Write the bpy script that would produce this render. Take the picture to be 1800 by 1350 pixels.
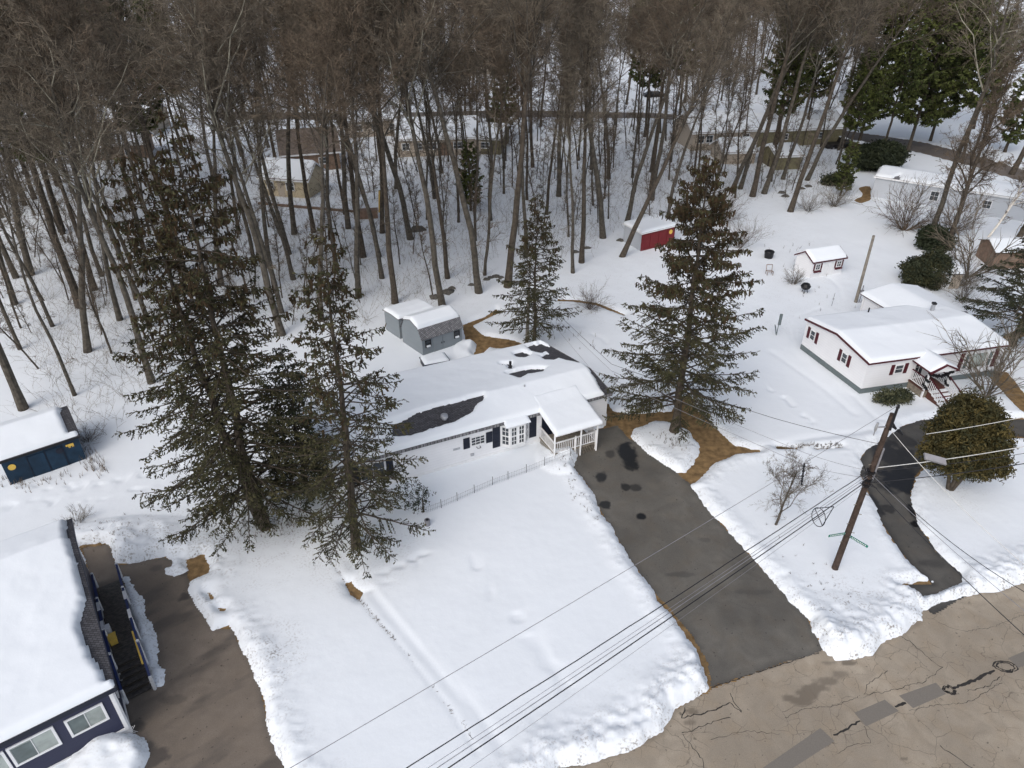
import bpy, math, random
import numpy as np
from mathutils import Vector, Matrix

for o in list(bpy.data.objects): bpy.data.objects.remove(o)
S = bpy.context.scene
COL = S.collection
# ---------------------------------------------------------------- camera, sky, sun, exposure
CAMH, PITCH, FOC = 28.0, 32.0, 1250.0
cd = bpy.data.cameras.new('camera'); cam = bpy.data.objects.new('camera', cd); COL.objects.link(cam)
cam.location = (0, 0, CAMH); cam.rotation_euler = (math.radians(90 - PITCH), 0, 0)
cd.sensor_width = 36; cd.lens = 36 * FOC / 1800; cd.clip_end = 3000; cd.clip_start = .5
S.camera = cam
W = bpy.data.worlds.new('World'); S.world = W; W.use_nodes = True
nt = W.node_tree; bg = nt.nodes['Background']
sk = nt.nodes.new('ShaderNodeTexSky'); sk.sky_type = 'NISHITA'; sk.sun_disc = False
SUN_EL, SUN_AZ = math.radians(42), math.radians(-150)
sk.sun_elevation = SUN_EL; sk.sun_rotation = SUN_AZ; sk.altitude = 0
sk.air_density = .85; sk.dust_density = 3.5; sk.ozone_density = 1.0
hs = nt.nodes.new('ShaderNodeHueSaturation'); hs.inputs['Saturation'].default_value = .62
nt.links.new(sk.outputs[0], hs.inputs['Color']); nt.links.new(hs.outputs[0], bg.inputs[0])
bg.inputs[1].default_value = .15
sd = bpy.data.lights.new('sun', 'SUN'); sd.energy = .5; sd.angle = math.radians(75); sd.color = (1, .98, .95)
sun = bpy.data.objects.new('sun', sd); COL.objects.link(sun)
sdir = Vector((math.cos(SUN_EL) * math.sin(SUN_AZ), math.cos(SUN_EL) * math.cos(SUN_AZ), math.sin(SUN_EL)))
sun.rotation_euler = sdir.to_track_quat('Z', 'Y').to_euler(); sun.location = (0, 0, 60)
S.view_settings.view_transform = 'Standard'; S.view_settings.look = 'None'
S.view_settings.exposure = 0.27; S.view_settings.gamma = 1

# ---------------------------------------------------------------- helpers
_t = math.radians(PITCH); _fw = np.array([0, math.cos(_t), -math.sin(_t)]); _up = np.array([0, math.sin(_t), math.cos(_t)])
def G(x, y, z=0.0):
    """point of the world at height z seen at (x, y) of the 1800x1350 photograph"""
    d = _fw + (x - 900) / FOC * np.array([1., 0, 0]) + (675 - y) / FOC * _up
    return np.array([0, 0, CAMH]) + (z - CAMH) / d[2] * d
def GP(pts, z=0.0): return np.array([G(x, y, z)[:2] for x, y in pts])
def V3(a): return np.array(a, float)
def unit(a): a = np.array(a, float); return a / (np.linalg.norm(a) + 1e-12)

class MB:
    """collects faces (any shape) and numpy blocks of quads for one mesh object"""
    def __init__(s): s.v = []; s.f = []; s.m = []; s.blocks = []; s.n = 0
    def face(s, pts, m=0):
        i = s.n; s.v.extend([tuple(map(float, p)) for p in pts]); s.n += len(pts)
        s.f.append(tuple(range(i, i + len(pts)))); s.m.append(m)
    def mesh(s, vs, fs, m=0):
        i = s.n; s.v.extend([tuple(map(float, p)) for p in vs]); s.n += len(vs)
        for f in fs: s.f.append(tuple(i + k for k in f)); s.m.append(m)
    def obox(s, c, a, b, d, m=0):
        c, a, b, d = map(V3, (c, a, b, d))
        vs = [c + i * a + j * b + k * d for k in (-1, 1) for j in (-1, 1) for i in (-1, 1)]
        s.mesh(vs, [(0, 2, 3, 1), (4, 5, 7, 6), (0, 1, 5, 4), (2, 6, 7, 3), (0, 4, 6, 2), (1, 3, 7, 5)], m)
    def box(s, x0, x1, y0, y1, z0, z1, m=0):
        s.obox(((x0 + x1) / 2, (y0 + y1) / 2, (z0 + z1) / 2), ((x1 - x0) / 2, 0, 0), (0, (y1 - y0) / 2, 0), (0, 0, (z1 - z0) / 2), m)
    def bar(s, p, q, w, h=None, m=0, upv=(0, 0, 1)):
        p, q = V3(p), V3(q); h = w if h is None else h
        d = q - p; t = unit(d); sd_ = np.cross(t, V3(upv))
        if np.linalg.norm(sd_) < 1e-3: sd_ = np.cross(t, V3((1, 0, 0)))
        sd_ = unit(sd_); u_ = np.cross(sd_, t)
        s.obox((p + q) / 2, d / 2, sd_ * w / 2, u_ * h / 2, m)
    def tube(s, pts, rs, n=8, m=0, cap=True):
        pts = [V3(p) for p in pts]
        if not hasattr(rs, '__len__'): rs = [rs] * len(pts)
        ring = []; vs = []; fs = []
        t0 = unit(pts[1] - pts[0]); a = unit(np.cross(t0, (0.13, .97, .21)))
        for i, p in enumerate(pts):
            t = unit(pts[min(i + 1, len(pts) - 1)] - pts[max(i - 1, 0)])
            a = unit(a - t * (a @ t)); b = np.cross(t, a)
            for k in range(n):
                th = 2 * math.pi * k / n; vs.append(p + rs[i] * (math.cos(th) * a + math.sin(th) * b))
        for i in range(len(pts) - 1):
            for k in range(n):
                k2 = (k + 1) % n; fs.append((i * n + k, i * n + k2, (i + 1) * n + k2, (i + 1) * n + k))
        if cap: fs.append(tuple(range(n - 1, -1, -1))); fs.append(tuple((len(pts) - 1) * n + k for k in range(n)))
        s.mesh(vs, fs, m)
    def prism(s, poly, d, m=0, cap=True):
        """closed polygon (3-D points) swept by vector d"""
        n = len(poly); d = V3(d); vs = [V3(p) for p in poly] + [V3(p) + d for p in poly]
        fs = [(k, (k + 1) % n, n + (k + 1) % n, n + k) for k in range(n)]
        if cap: fs += [tuple(range(n - 1, -1, -1)), tuple(range(n, 2 * n))]
        s.mesh(vs, fs, m)
    def segs(s, P0, P1, R0, R1, n=3, m=0):
        """many separate tapered tubes at once"""
        P0, P1 = np.array(P0, float), np.array(P1, float)
        if len(P0) == 0: return
        R0, R1 = np.array(R0, float), np.array(R1, float)
        t = P1 - P0; t /= np.linalg.norm(t, axis=1)[:, None] + 1e-9
        ref = np.where(np.abs(t[:, 2:3]) > .9, np.array([[1., 0, 0]]), np.array([[0, 0, 1.]]))
        a = np.cross(t, ref); a /= np.linalg.norm(a, axis=1)[:, None] + 1e-9; b = np.cross(t, a)
        vs = []
        for P, R in ((P0, R0), (P1, R1)):
            for k in range(n):
                th = 2 * math.pi * k / n
                vs.append(P + R[:, None] * (math.cos(th) * a + math.sin(th) * b))
        vv = np.stack(vs, 1).reshape(-1, 3); N = len(P0)
        base = (np.arange(N) * 2 * n)[:, None]
        q = np.concatenate([np.stack([base[:, 0] + k, base[:, 0] + (k + 1) % n, base[:, 0] + n + (k + 1) % n, base[:, 0] + n + k], 1) for k in range(n)])
        s.blocks.append((vv, q, m))
    def quads(s, C, A, B, m=0):
        """many free quads: centres C, half vectors A, B"""
        if len(C) == 0: return
        vv = np.stack([C - A - B * .55, C + A - B, C + A * 1.15 + B * .5, C - A + B], 1).reshape(-1, 3); N = len(C)
        s.blocks.append((vv, np.arange(4 * N).reshape(N, 4), m))
    def grid(s, X, Y, Z, keep=None, m=0):
        ny, nx = Z.shape; vv = np.stack([X, Y, Z], -1).reshape(-1, 3)
        i = np.arange(ny * nx).reshape(ny, nx)
        q = np.stack([i[:-1, :-1], i[:-1, 1:], i[1:, 1:], i[1:, :-1]], -1)
        q = q[keep] if keep is not None else q.reshape(-1, 4)
        s.blocks.append((vv, q.reshape(-1, 4), m))

def obj(name, mb, mats, parent=None, smooth=False, attrs=None, origin=None):
    mats = mats if isinstance(mats, (list, tuple)) else [mats]
    org = np.zeros(3)
    if origin is not None: org = V3(origin)
    elif parent is not None: org = V3(parent.get('_org', (0, 0, 0)))
    me = bpy.data.meshes.new(name)
    if mb.blocks:
        vs = [np.array(mb.v, float).reshape(-1, 3)] if mb.v else []
        n0 = len(mb.v); loops = []; sizes = []; mi = []
        for f, m in zip(mb.f, mb.m): loops.append(np.array(f)); sizes.append(len(f)); mi.append(m)
        sizes = [np.array(sizes, int)]; mi = [np.array(mi, int)]
        for vv, q, m in mb.blocks:
            vs.append(vv); loops.append((q + n0).reshape(-1)); n0 += len(vv)
            sizes.append(np.full(len(q), 4)); mi.append(np.full(len(q), m))
        vs = np.concatenate(vs) - org; loops = np.concatenate(loops).astype(np.int32)
        sizes = np.concatenate(sizes).astype(np.int32); mi = np.concatenate(mi).astype(np.int32)
        me.vertices.add(len(vs)); me.vertices.foreach_set('co', vs.astype(np.float32).ravel())
        me.loops.add(len(loops)); me.loops.foreach_set('vertex_index', loops)
        me.polygons.add(len(sizes)); me.polygons.foreach_set('loop_start', np.concatenate([[0], np.cumsum(sizes)[:-1]]).astype(np.int32))
        me.polygons.foreach_set('loop_total', sizes); me.polygons.foreach_set('material_index', mi)
        if smooth: me.polygons.foreach_set('use_smooth', np.ones(len(sizes), bool))
        me.update(calc_edges=True)
    else:
        me.from_pydata([tuple(np.array(v) - org) for v in mb.v], [], mb.f)
        me.polygons.foreach_set('material_index', mb.m)
        if smooth: me.polygons.foreach_set('use_smooth', [True] * len(mb.f))
        me.update()
    for m in mats: me.materials.append(m)
    if attrs:
        for k, a in attrs.items():
            at = me.attributes.new(k, 'FLOAT', 'POINT'); at.data.foreach_set('value', np.array(a, np.float32).ravel())
    o = bpy.data.objects.new(name, me); COL.objects.link(o)
    if parent is not None:
        o.parent = parent; o['_org'] = tuple(org)
    else:
        o.location = tuple(org); o['_org'] = tuple(org)
    return o
def thing(name, label, cat, loc=(0, 0, 0), group=None, rotz=0):
    o = bpy.data.objects.new(name, None); COL.objects.link(o); o.empty_display_size = .3
    o.location = tuple(map(float, loc)); o.rotation_euler = (0, 0, rotz); o['_org'] = tuple(map(float, loc))
    o['label'] = label; o['category'] = cat
    if group: o['group'] = group
    return o
def tag(o, label=None, cat=None, group=None, kind=None):
    if label: o['label'] = label
    if cat: o['category'] = cat
    if group: o['group'] = group
    if kind: o['kind'] = kind
    return o

# value noise
def _hash(ix, iy, seed):
    h = (ix.astype(np.int64) * 374761393 + iy.astype(np.int64) * 668265263 + seed * 1274126177) & 0xffffffff
    h = ((h ^ (h >> 13)) * 1274126177) & 0xffffffff
    return ((h ^ (h >> 16)) & 0xffff) / 65535.0
def noise(x, y, sc=1., seed=0):
    x = x * sc + 311.7; y = y * sc + 741.3; ix = np.floor(x); iy = np.floor(y); fx = x - ix; fy = y - iy
    fx = fx * fx * (3 - 2 * fx); fy = fy * fy * (3 - 2 * fy)
    a = _hash(ix, iy, seed); b = _hash(ix + 1, iy, seed); c = _hash(ix, iy + 1, seed); d = _hash(ix + 1, iy + 1, seed)
    return (a + (b - a) * fx + (c - a) * fy + (a - b - c + d) * fx * fy) * 2 - 1
def fbm(x, y, sc=1., seed=0, oc=4, g=.5):
    r = 0; a = 1; t = 0
    for k in range(oc): r = r + a * noise(x + 17.3 * k, y - 9.1 * k, sc * 2 ** k, seed + k); t += a; a *= g
    return r / t
def sdist(px, py, poly):
    """distance to polygon edge, negative inside"""
    poly = np.array(poly, float); d2 = np.full(px.shape, 1e18); ins = np.zeros(px.shape, bool)
    for i in range(len(poly)):
        a = poly[i - 1]; b = poly[i]; e = b - a; l2 = e @ e + 1e-12
        t = np.clip(((px - a[0]) * e[0] + (py - a[1]) * e[1]) / l2, 0, 1)
        dx = px - a[0] - t * e[0]; dy = py - a[1] - t * e[1]; d2 = np.minimum(d2, dx * dx + dy * dy)
        if a[1] != b[1]:
            c = (a[1] > py) != (b[1] > py)
            ins ^= c & (px < (b[0] - a[0]) * (py - a[1]) / (b[1] - a[1]) + a[0])
    d = np.sqrt(d2); return np.where(ins, -d, d)
def ldist(px, py, line):
    d2 = np.full(px.shape, 1e18); line = np.array(line, float)
    for a, b in zip(line[:-1], line[1:]):
        e = b - a; t = np.clip(((px - a[0]) * e[0] + (py - a[1]) * e[1]) / (e @ e + 1e-12), 0, 1)
        d2 = np.minimum(d2, (px - a[0] - t * e[0]) ** 2 + (py - a[1] - t * e[1]) ** 2)
    return np.sqrt(d2)

# ---------------------------------------------------------------- materials
def mat(name, col, rough=.7, var=.12, sc=3., bump=0., bsc=20., spec=.3, metal=0., col2=None, detail=4, coord='Object'):
    m = bpy.data.materials.new(name); m.use_nodes = True; n = m.node_tree; L = n.links; p = n.nodes['Principled BSDF']
    p.inputs['Roughness'].default_value = rough; p.inputs['Specular IOR Level'].default_value = spec; p.inputs['Metallic'].default_value = metal
    tc = n.nodes.new('ShaderNodeTexCoord'); nz = n.nodes.new('ShaderNodeTexNoise'); nz.inputs['Scale'].default_value = sc; nz.inputs['Detail'].default_value = detail
    L.new(tc.outputs[coord], nz.inputs['Vector'])
    cr = n.nodes.new('ShaderNodeValToRGB'); c = np.array(col)
    c2 = np.array(col2) if col2 is not None else c * (1 + var)
    c1 = c * (1 - var) if col2 is None else c
    cr.color_ramp.elements[0].position = .32; cr.color_ramp.elements[1].position = .68
    cr.color_ramp.elements[0].color = (*np.clip(c1, 0, 1), 1); cr.color_ramp.elements[1].color = (*np.clip(c2, 0, 1), 1)
    L.new(nz.outputs['Fac'], cr.inputs[0]); L.new(cr.outputs[0], p.inputs['Base Color'])
    if bump:
        n2 = n.nodes.new('ShaderNodeTexNoise'); n2.inputs['Scale'].default_value = bsc; n2.inputs['Detail'].default_value = 5
        L.new(tc.outputs[coord], n2.inputs['Vector']); b = n.nodes.new('ShaderNodeBump'); b.inputs['Strength'].default_value = bump; b.inputs['Distance'].default_value = .05
        L.new(n2.outputs['Fac'], b.inputs['Height']); L.new(b.outputs[0], p.inputs['Normal'])
    m['_ramp'] = cr.name
    return m
def siding(name, col, pitch=.2, amp=.5, rough=.5, dark=.75):
    """horizontal lapped boards by height"""
    m = mat(name, col, rough, .04, .6); n = m.node_tree; L = n.links; p = n.nodes['Principled BSDF']
    g = n.nodes.new('ShaderNodeNewGeometry'); sp = n.nodes.new('ShaderNodeSeparateXYZ'); L.new(g.outputs['Position'], sp.inputs[0])
    a = n.nodes.new('ShaderNodeMath'); a.operation = 'DIVIDE'; a.inputs[1].default_value = pitch; L.new(sp.outputs['Z'], a.inputs[0])
    f = n.nodes.new('ShaderNodeMath'); f.operation = 'FRACT'; L.new(a.outputs[0], f.inputs[0])
    b = n.nodes.new('ShaderNodeBump'); b.inputs['Strength'].default_value = amp; b.inputs['Distance'].default_value = .02; b.invert = True
    L.new(f.outputs[0], b.inputs['Height']); L.new(b.outputs[0], p.inputs['Normal'])
    r = n.nodes.new('ShaderNodeMapRange'); r.inputs[1].default_value = 0; r.inputs[2].default_value = .14; r.inputs[3].default_value = dark; r.inputs[4].default_value = 1; L.new(f.outputs[0], r.inputs[0])
    mx = n.nodes.new('ShaderNodeMixRGB'); mx.blend_type = 'MULTIPLY'; mx.inputs[0].default_value = 1
    L.new(n.nodes[m['_ramp']].outputs[0], mx.inputs[1]); L.new(r.outputs[0], mx.inputs[2]); L.new(mx.outputs[0], p.inputs['Base Color'])
    return m
def shingle(name, col):
    m = mat(name, col, .9, .3, 4); n = m.node_tree; L = n.links; p = n.nodes['Principled BSDF']
    tc = n.nodes.new('ShaderNodeTexCoord'); br = n.nodes.new('ShaderNodeTexBrick'); br.inputs['Scale'].default_value = 2.6
    br.inputs['Mortar Size'].default_value = .03; c = np.array(col)
    br.inputs['Color1'].default_value = (*c * .75, 1); br.inputs['Color2'].default_value = (*np.clip(c * 1.35, 0, 1), 1); br.inputs['Mortar'].default_value = (*c * .35, 1)
    L.new(tc.outputs['Object'], br.inputs['Vector']); L.new(br.outputs[0], p.inputs['Base Color'])
    return m
def glass(name, col=(.05, .06, .07)):
    return mat(name, col, .12, .4, 1.2, spec=.6)
def snowmat(name, dirt=False, tint=(.84, .885, .925)):
    m = bpy.data.materials.new(name); m.use_nodes = True; n = m.node_tree; L = n.links; p = n.nodes['Principled BSDF']
    p.inputs['Roughness'].default_value = .65; p.inputs['Specular IOR Level'].default_value = .25
    tc = n.nodes.new('ShaderNodeTexCoord')
    def nz(sc, det=4):
        k = n.nodes.new('ShaderNodeTexNoise'); k.inputs['Scale'].default_value = sc; k.inputs['Detail'].default_value = det; L.new(tc.outputs['Object'], k.inputs['Vector']); return k
    a = nz(.35, 5); cr = n.nodes.new('ShaderNodeValToRGB'); t = np.array(tint)
    cr.color_ramp.elements[0].position = .3; cr.color_ramp.elements[1].position = .7
    cr.color_ramp.elements[0].color = (*t * .965, 1); cr.color_ramp.elements[1].color = (*t, 1)
    L.new(a.outputs['Fac'], cr.inputs[0]); out = cr.outputs[0]
    b1 = nz(2.2, 6); b2 = nz(14, 4); ad = n.nodes.new('ShaderNodeMath'); ad.operation = 'MULTIPLY_ADD'; ad.inputs[1].default_value = .18
    L.new(b2.outputs['Fac'], ad.inputs[0]); L.new(b1.outputs['Fac'], ad.inputs[2])
    b = n.nodes.new('ShaderNodeBump'); b.inputs['Strength'].default_value = .28; b.inputs['Distance'].default_value = .04
    L.new(ad.outputs[0], b.inputs['Height']); L.new(b.outputs[0], p.inputs['Normal'])
    if dirt:
        at = n.nodes.new('ShaderNodeAttribute'); at.attribute_name = 'dirt'
        s = nz(9, 6); s2 = nz(1.3, 4)
        r = n.nodes.new('ShaderNodeMapRange'); r.inputs[1].default_value = .50; r.inputs[2].default_value = .64; L.new(s.outputs['Fac'], r.inputs[0])
        r2 = n.nodes.new('ShaderNodeMapRange'); r2.inputs[1].default_value = .4; r2.inputs[2].default_value = .65; L.new(s2.outputs['Fac'], r2.inputs[0])
        mu = n.nodes.new('ShaderNodeMath'); mu.operation = 'MULTIPLY'; L.new(r.outputs[0], mu.inputs[0]); L.new(r2.outputs[0], mu.inputs[1])
        mu2 = n.nodes.new('ShaderNodeMath'); mu2.operation = 'MULTIPLY'; L.new(mu.outputs[0], mu2.inputs[0]); L.new(at.outputs['Fac'], mu2.inputs[1]); mu2.use_clamp = True
        mx = n.nodes.new('ShaderNodeMixRGB'); mx.inputs[2].default_value = (.20, .17, .14, 1); L.new(mu2.outputs[0], mx.inputs[0]); L.new(out, mx.inputs[1]); out = mx.outputs[0]
    L.new(out, p.inputs['Base Color']); return m
def asphalt(name, col, wetcol, cracks=0., gscale=60, crackcol=(.07, .058, .045), tint=(.11, .085, .06)):
    m = bpy.data.materials.new(name); m.use_nodes = True; n = m.node_tree; L = n.links; p = n.nodes['Principled BSDF']
    tc = n.nodes.new('ShaderNodeTexCoord'); p.inputs['Specular IOR Level'].default_value = .35
    def nz(sc, det=4, dist=0):
        k = n.nodes.new('ShaderNodeTexNoise'); k.inputs['Scale'].default_value = sc; k.inputs['Detail'].default_value = det; k.inputs['Distortion'].default_value = dist; L.new(tc.outputs['Object'], k.inputs['Vector']); return k
    def rng(s, a, b, c=0, d=1):
        r = n.nodes.new('ShaderNodeMapRange'); r.inputs[1].default_value = a; r.inputs[2].default_value = b; r.inputs[3].default_value = c; r.inputs[4].default_value = d; L.new(s, r.inputs[0]); return r.outputs[0]
    def mix(f, a, b, bt='MIX'):
        x = n.nodes.new('ShaderNodeMixRGB'); x.blend_type = bt
        for i, q in ((0, f), (1, a), (2, b)):
            if isinstance(q, (int, float)): x.inputs[i].default_value = q
            elif isinstance(q, tuple): x.inputs[i].default_value = (*q, 1)
            else: L.new(q, x.inputs[i])
        return x.outputs[0]
    c = np.array(col)
    base = mix(rng(nz(.22, 5, .6).outputs['Fac'], .35, .65), tuple(c * .80), tuple(c * 1.12)); base = mix(rng(nz(.9, 8, 1.2).outputs['Fac'], .35, .7, 0, .6), base, tuple(c * .66))
    base = mix(rng(nz(1.1, 6).outputs['Fac'], .45, .8, 0, .55), base, tint)
    base = mix(1., base, mix(rng(nz(gscale, 3).outputs['Fac'], .3, .7), (.78, .78, .78), (1.2, 1.2, 1.2)), 'MULTIPLY')
    sp = rng(nz(5.5, 2).outputs['Fac'], .69, .72); base = mix(sp, base, tuple(c * .45))
    if cracks:
        wv = n.nodes.new('ShaderNodeMixRGB'); wv.inputs[0].default_value = .35; L.new(tc.outputs['Object'], wv.inputs[1]); wn = nz(1.2, 5); L.new(wn.outputs['Color'], wv.inputs[2])
        for sc, wd, th0 in ((1.5, .020, .48), (.7, .010, .44)):
            vo = n.nodes.new('ShaderNodeTexVoronoi'); vo.feature = 'DISTANCE_TO_EDGE'; vo.inputs['Scale'].default_value = sc * 1.5; L.new(wv.outputs[0], vo.inputs['Vector'])
            cr = rng(vo.outputs['Distance'], 0, wd, 1, 0); mk = rng(nz(.3 * sc + .1, 3).outputs['Fac'], th0, th0 + .12)
            mu = n.nodes.new('ShaderNodeMath'); mu.operation = 'MULTIPLY'; L.new(cr, mu.inputs[0]); L.new(mk, mu.inputs[1])
            m2 = n.nodes.new('ShaderNodeMath'); m2.operation = 'MULTIPLY'; L.new(mu.outputs[0], m2.inputs[0]); m2.inputs[1].default_value = cracks
            base = mix(m2.outputs[0], base, crackcol)
    at = n.nodes.new('ShaderNodeAttribute'); at.attribute_name = 'wet'
    base = mix(at.outputs['Fac'], base, wetcol); L.new(base, p.inputs['Base Color'])
    L.new(rng(at.outputs['Fac'], 0, 1, .88, .3), p.inputs['Roughness'])
    b = n.nodes.new('ShaderNodeBump'); b.inputs['Strength'].default_value = .4; b.inputs['Distance'].default_value = .01; L.new(nz(gscale, 3).outputs['Fac'], b.inputs['Height']); L.new(b.outputs[0], p.inputs['Normal'])
    return m
M = {}
M['snow'] = snowmat('snow_ground', True); M['rsnow'] = snowmat('snow_roof')
M['earth'] = mat('dead_grass', (.13, .082, .038), .95, sc=2.5, bump=.8, bsc=14, col2=(.30, .195, .09), detail=8)
M['street'] = asphalt('street_asphalt', (.37, .318, .25), (.15, .125, .095), .65, 45, tint=(.31, .245, .17))
M['drive'] = asphalt('driveway_asphalt', (.150, .141, .124), (.020, .021, .022), .0, 55, tint=(.13, .11, .085))
M['ldrive'] = asphalt('brown_driveway_asphalt', (.205, .172, .14), (.05, .045, .042), .0, 55, tint=(.19, .155, .12))
M['rdrive'] = asphalt('dark_driveway_asphalt', (.10, .096, .088), (.012, .012, .013), .0, 55, tint=(.12, .105, .085))
M['farroad'] = asphalt('far_road_asphalt', (.17, .145, .125), (.1, .09, .08), 0., 30, tint=(.2, .17, .14))
M['patch'] = mat('asphalt_patch', (.20, .182, .158), .9, .1, 30, bump=.3, bsc=70)
M['crack'] = mat('crack', (.035, .032, .03), .8)
M['white'] = siding('white_siding', (.78, .79, .81), .2, .35, dark=.9)
M['trim'] = mat('white_trim', (.76, .77, .78), .45, .05)
M['navy'] = siding('navy_siding', (.030, .034, .068), .16, .8, dark=.45)
M['navyp'] = mat('navy_paint', (.02, .035, .12), .45, .15)
M['navys'] = mat('navy_shed_paint', (.008, .03, .06), .55, .3, 2)
M['shut'] = mat('navy_shutter', (.012, .016, .03), .5)
M['red'] = mat('barn_red', (.16, .014, .018), .5, .15)
M['redt'] = mat('maroon_trim', (.075, .010, .016), .45, .1)
M['gskirt'] = mat('grey_skirt', (.135, .165, .17), .6, .08)
M['gsid'] = siding('grey_shed_siding', (.215, .245, .265), .4, .15, dark=.92)
M['lgsid'] = siding('pale_grey_siding', (.47, .50, .54), .2, .3, dark=.88)
M['tan'] = siding('tan_siding', (.52, .44, .30), .2, .3, dark=.85)
M['beige'] = siding('beige_siding', (.42, .36, .29), .2, .3, dark=.85)
M['brownw'] = mat('brown_wall', (.22, .15, .11), .8, .2)
M['oliv'] = mat('olive_wall', (.19, .17, .10), .8, .2)
M['shingle'] = shingle('dark_shingles', (.07, .07, .078))
M['gshingle'] = shingle('grey_shingles', (.20, .20, .21))
M['bshingle'] = shingle('brown_shingles', (.17, .14, .12))
M['glass'] = glass('window_glass'); M['glassb'] = glass('curtained_glass', (.30, .34, .32)); M['glassg'] = glass('grey_green_glass', (.10, .13, .13))
M['deck'] = mat('wet_deck_boards', (.04, .037, .036), .5, .5, 7, col2=(.10, .09, .078))
M['deckr'] = mat('maroon_deck', (.10, .04, .03), .6)
M['wood'] = mat('weathered_wood', (.23, .20, .16), .85, .3, 6)
M['pole'] = mat('creosote_pole', (.055, .038, .030), .8, .35, 5, bump=.4, bsc=18)
M['gpole'] = mat('weathered_pole', (.22, .20, .17), .85, .25, 5, bump=.3, bsc=18)
M['metal'] = mat('galvanised', (.45, .46, .48), .4, .1, metal=.6)
M['black'] = mat('black_plastic', (.012, .012, .014), .4)
M['wire'] = mat('cable', (.022, .022, .026), .6); M['wireg'] = mat('bare_wire', (.22, .22, .24), .5); M['wirew'] = mat('pale_wire', (.62, .62, .60), .5)
M['yellow'] = mat('yellow_paint', (.75, .50, .10), .6); M['lattice'] = mat('white_lattice', (.74, .74, .74), .6)
M['sign'] = mat('street_sign_green', (.02, .16, .12), .5, .1)
M['stone'] = mat('field_stone', (.10, .095, .085), .9, .4, 5)
M['bark'] = mat('grey_bark', (.044, .038, .030), .9, sc=4, col2=(.115, .102, .083), bump=.6, bsc=10)
M['barkr'] = mat('brown_bark', (.040, .033, .026), .9, sc=4, col2=(.095, .078, .060), bump=.6, bsc=10)
M['limb'] = mat('lichen_limb', (.09, .08, .062), .9, sc=1.8, col2=(.40, .38, .30))
M['twig'] = mat('twigs', (.060, .050, .038), .9, sc=1.2, col2=(.235, .198, .150))
M['twigr'] = mat('reddish_twigs', (.060, .045, .032), .9, sc=1.2, col2=(.20, .155, .112))
M['birch'] = mat('birch_bark', (.70, .66, .60), .7, .2, 6)
M['spruce'] = mat('spruce_needles', (.020, .024, .011), .85, sc=.9, col2=(.066, .064, .028), detail=6)
M['sprucet'] = mat('spruce_needles_tips', (.036, .036, .016), .85, sc=.9, col2=(.095, .085, .038), detail=6)
M['cone'] = mat('spruce_cones', (.030, .022, .012), .85, sc=2, col2=(.075, .048, .025))
M['dspruce'] = mat('dark_spruce_needles', (.018, .026, .016), .85, sc=.9, col2=(.05, .058, .03), detail=6)
M['pine'] = mat('pine_needles', (.030, .046, .013), .85, sc=.35, col2=(.115, .135, .036), detail=6)
M['yew'] = mat('yew_leaves', (.028, .028, .010), .75, sc=1.3, col2=(.11, .085, .026), detail=6)
M['dyew'] = mat('dark_yew_leaves', (.010, .016, .008), .8, sc=1.3, col2=(.035, .045, .02))
M['rhodo'] = mat('rhododendron_leaves', (.04, .05, .025), .7, sc=2, col2=(.13, .13, .07))
# ---------------------------------------------------------------- ground, street, driveways, snow
gb = MB(); gb.face([(-700, -60, 0), (900, -60, 0), (900, 1800, 0), (-700, 1800, 0)])
tag(obj('ground', gb, M['earth']), kind='structure')

P_DRIVE = GP([(1008, 822), (1015, 800), (1035, 757), (1063, 753), (1085, 748), (1105, 770), (1150, 795), (1185, 828), (1215, 853), (1250, 903), (1280, 935), (1330, 990), (1375, 1040), (1420, 1090), (1447, 1143), (1250, 1207), (1245, 1165), (1215, 1115), (1185, 1078), (1150, 1042), (1110, 988), (1080, 935), (1055, 895), (1035, 855)])
H_DRIVE = GP([(1010, 822), (1020, 780), (1040, 757), (1063, 751), (1066, 705), (1078, 722), (1110, 729), (1180, 723), (1194, 700), (1212, 690), (1226, 718), (1255, 752), (1292, 784), (1335, 790), (1338, 796), (1290, 800), (1257, 816), (1235, 840), (1214, 855), (1250, 903), (1280, 935), (1330, 990), (1375, 1040), (1420, 1090), (1447, 1143), (1500, 1230), (1240, 1260), (1241, 1207), (1225, 1150), (1200, 1112), (1165, 1066), (1128, 1012), (1088, 950), (1060, 905), (1040, 865)])
I_TREE = GP([(1111, 768), (1117, 755), (1150, 741), (1180, 744), (1212, 758), (1228, 780), (1226, 803), (1205, 831), (1190, 832), (1160, 811), (1130, 791)])
P_LDR = GP([(145, 963), (192, 958), (205, 995), (225, 992), (262, 984), (290, 980), (318, 986), (328, 1000), (332, 1020), (335, 1045), (352, 1072), (375, 1105), (408, 1108), (432, 1150), (458, 1205), (470, 1280), (490, 1330), (515, 1385), (240, 1385), (262, 1330), (255, 1305), (225, 1285), (180, 1100)])
H_LDR = GP([(138, 958), (190, 953), (204, 990), (226, 992), (262, 984), (290, 980), (296, 985), (328, 983), (360, 974), (370, 1008), (336, 1021), (328, 1035), (340, 1060), (352, 1076), (375, 1108), (402, 1098), (412, 1112), (432, 1150), (458, 1205), (470, 1280), (490, 1330), (530, 1410), (240, 1410), (262, 1330), (258, 1300), (228, 1285), (180, 1100)])
I_LDR = [GP([(214, 1014), (228, 1013), (237, 1040), (250, 1052), (256, 1080), (272, 1108), (276, 1165), (291, 1178), (284, 1204), (266, 1212), (240, 1130)]),
         GP([(303, 982), (325, 981), (330, 1005), (308, 1013), (294, 1008), (291, 1000), (304, 996)])]
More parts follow.
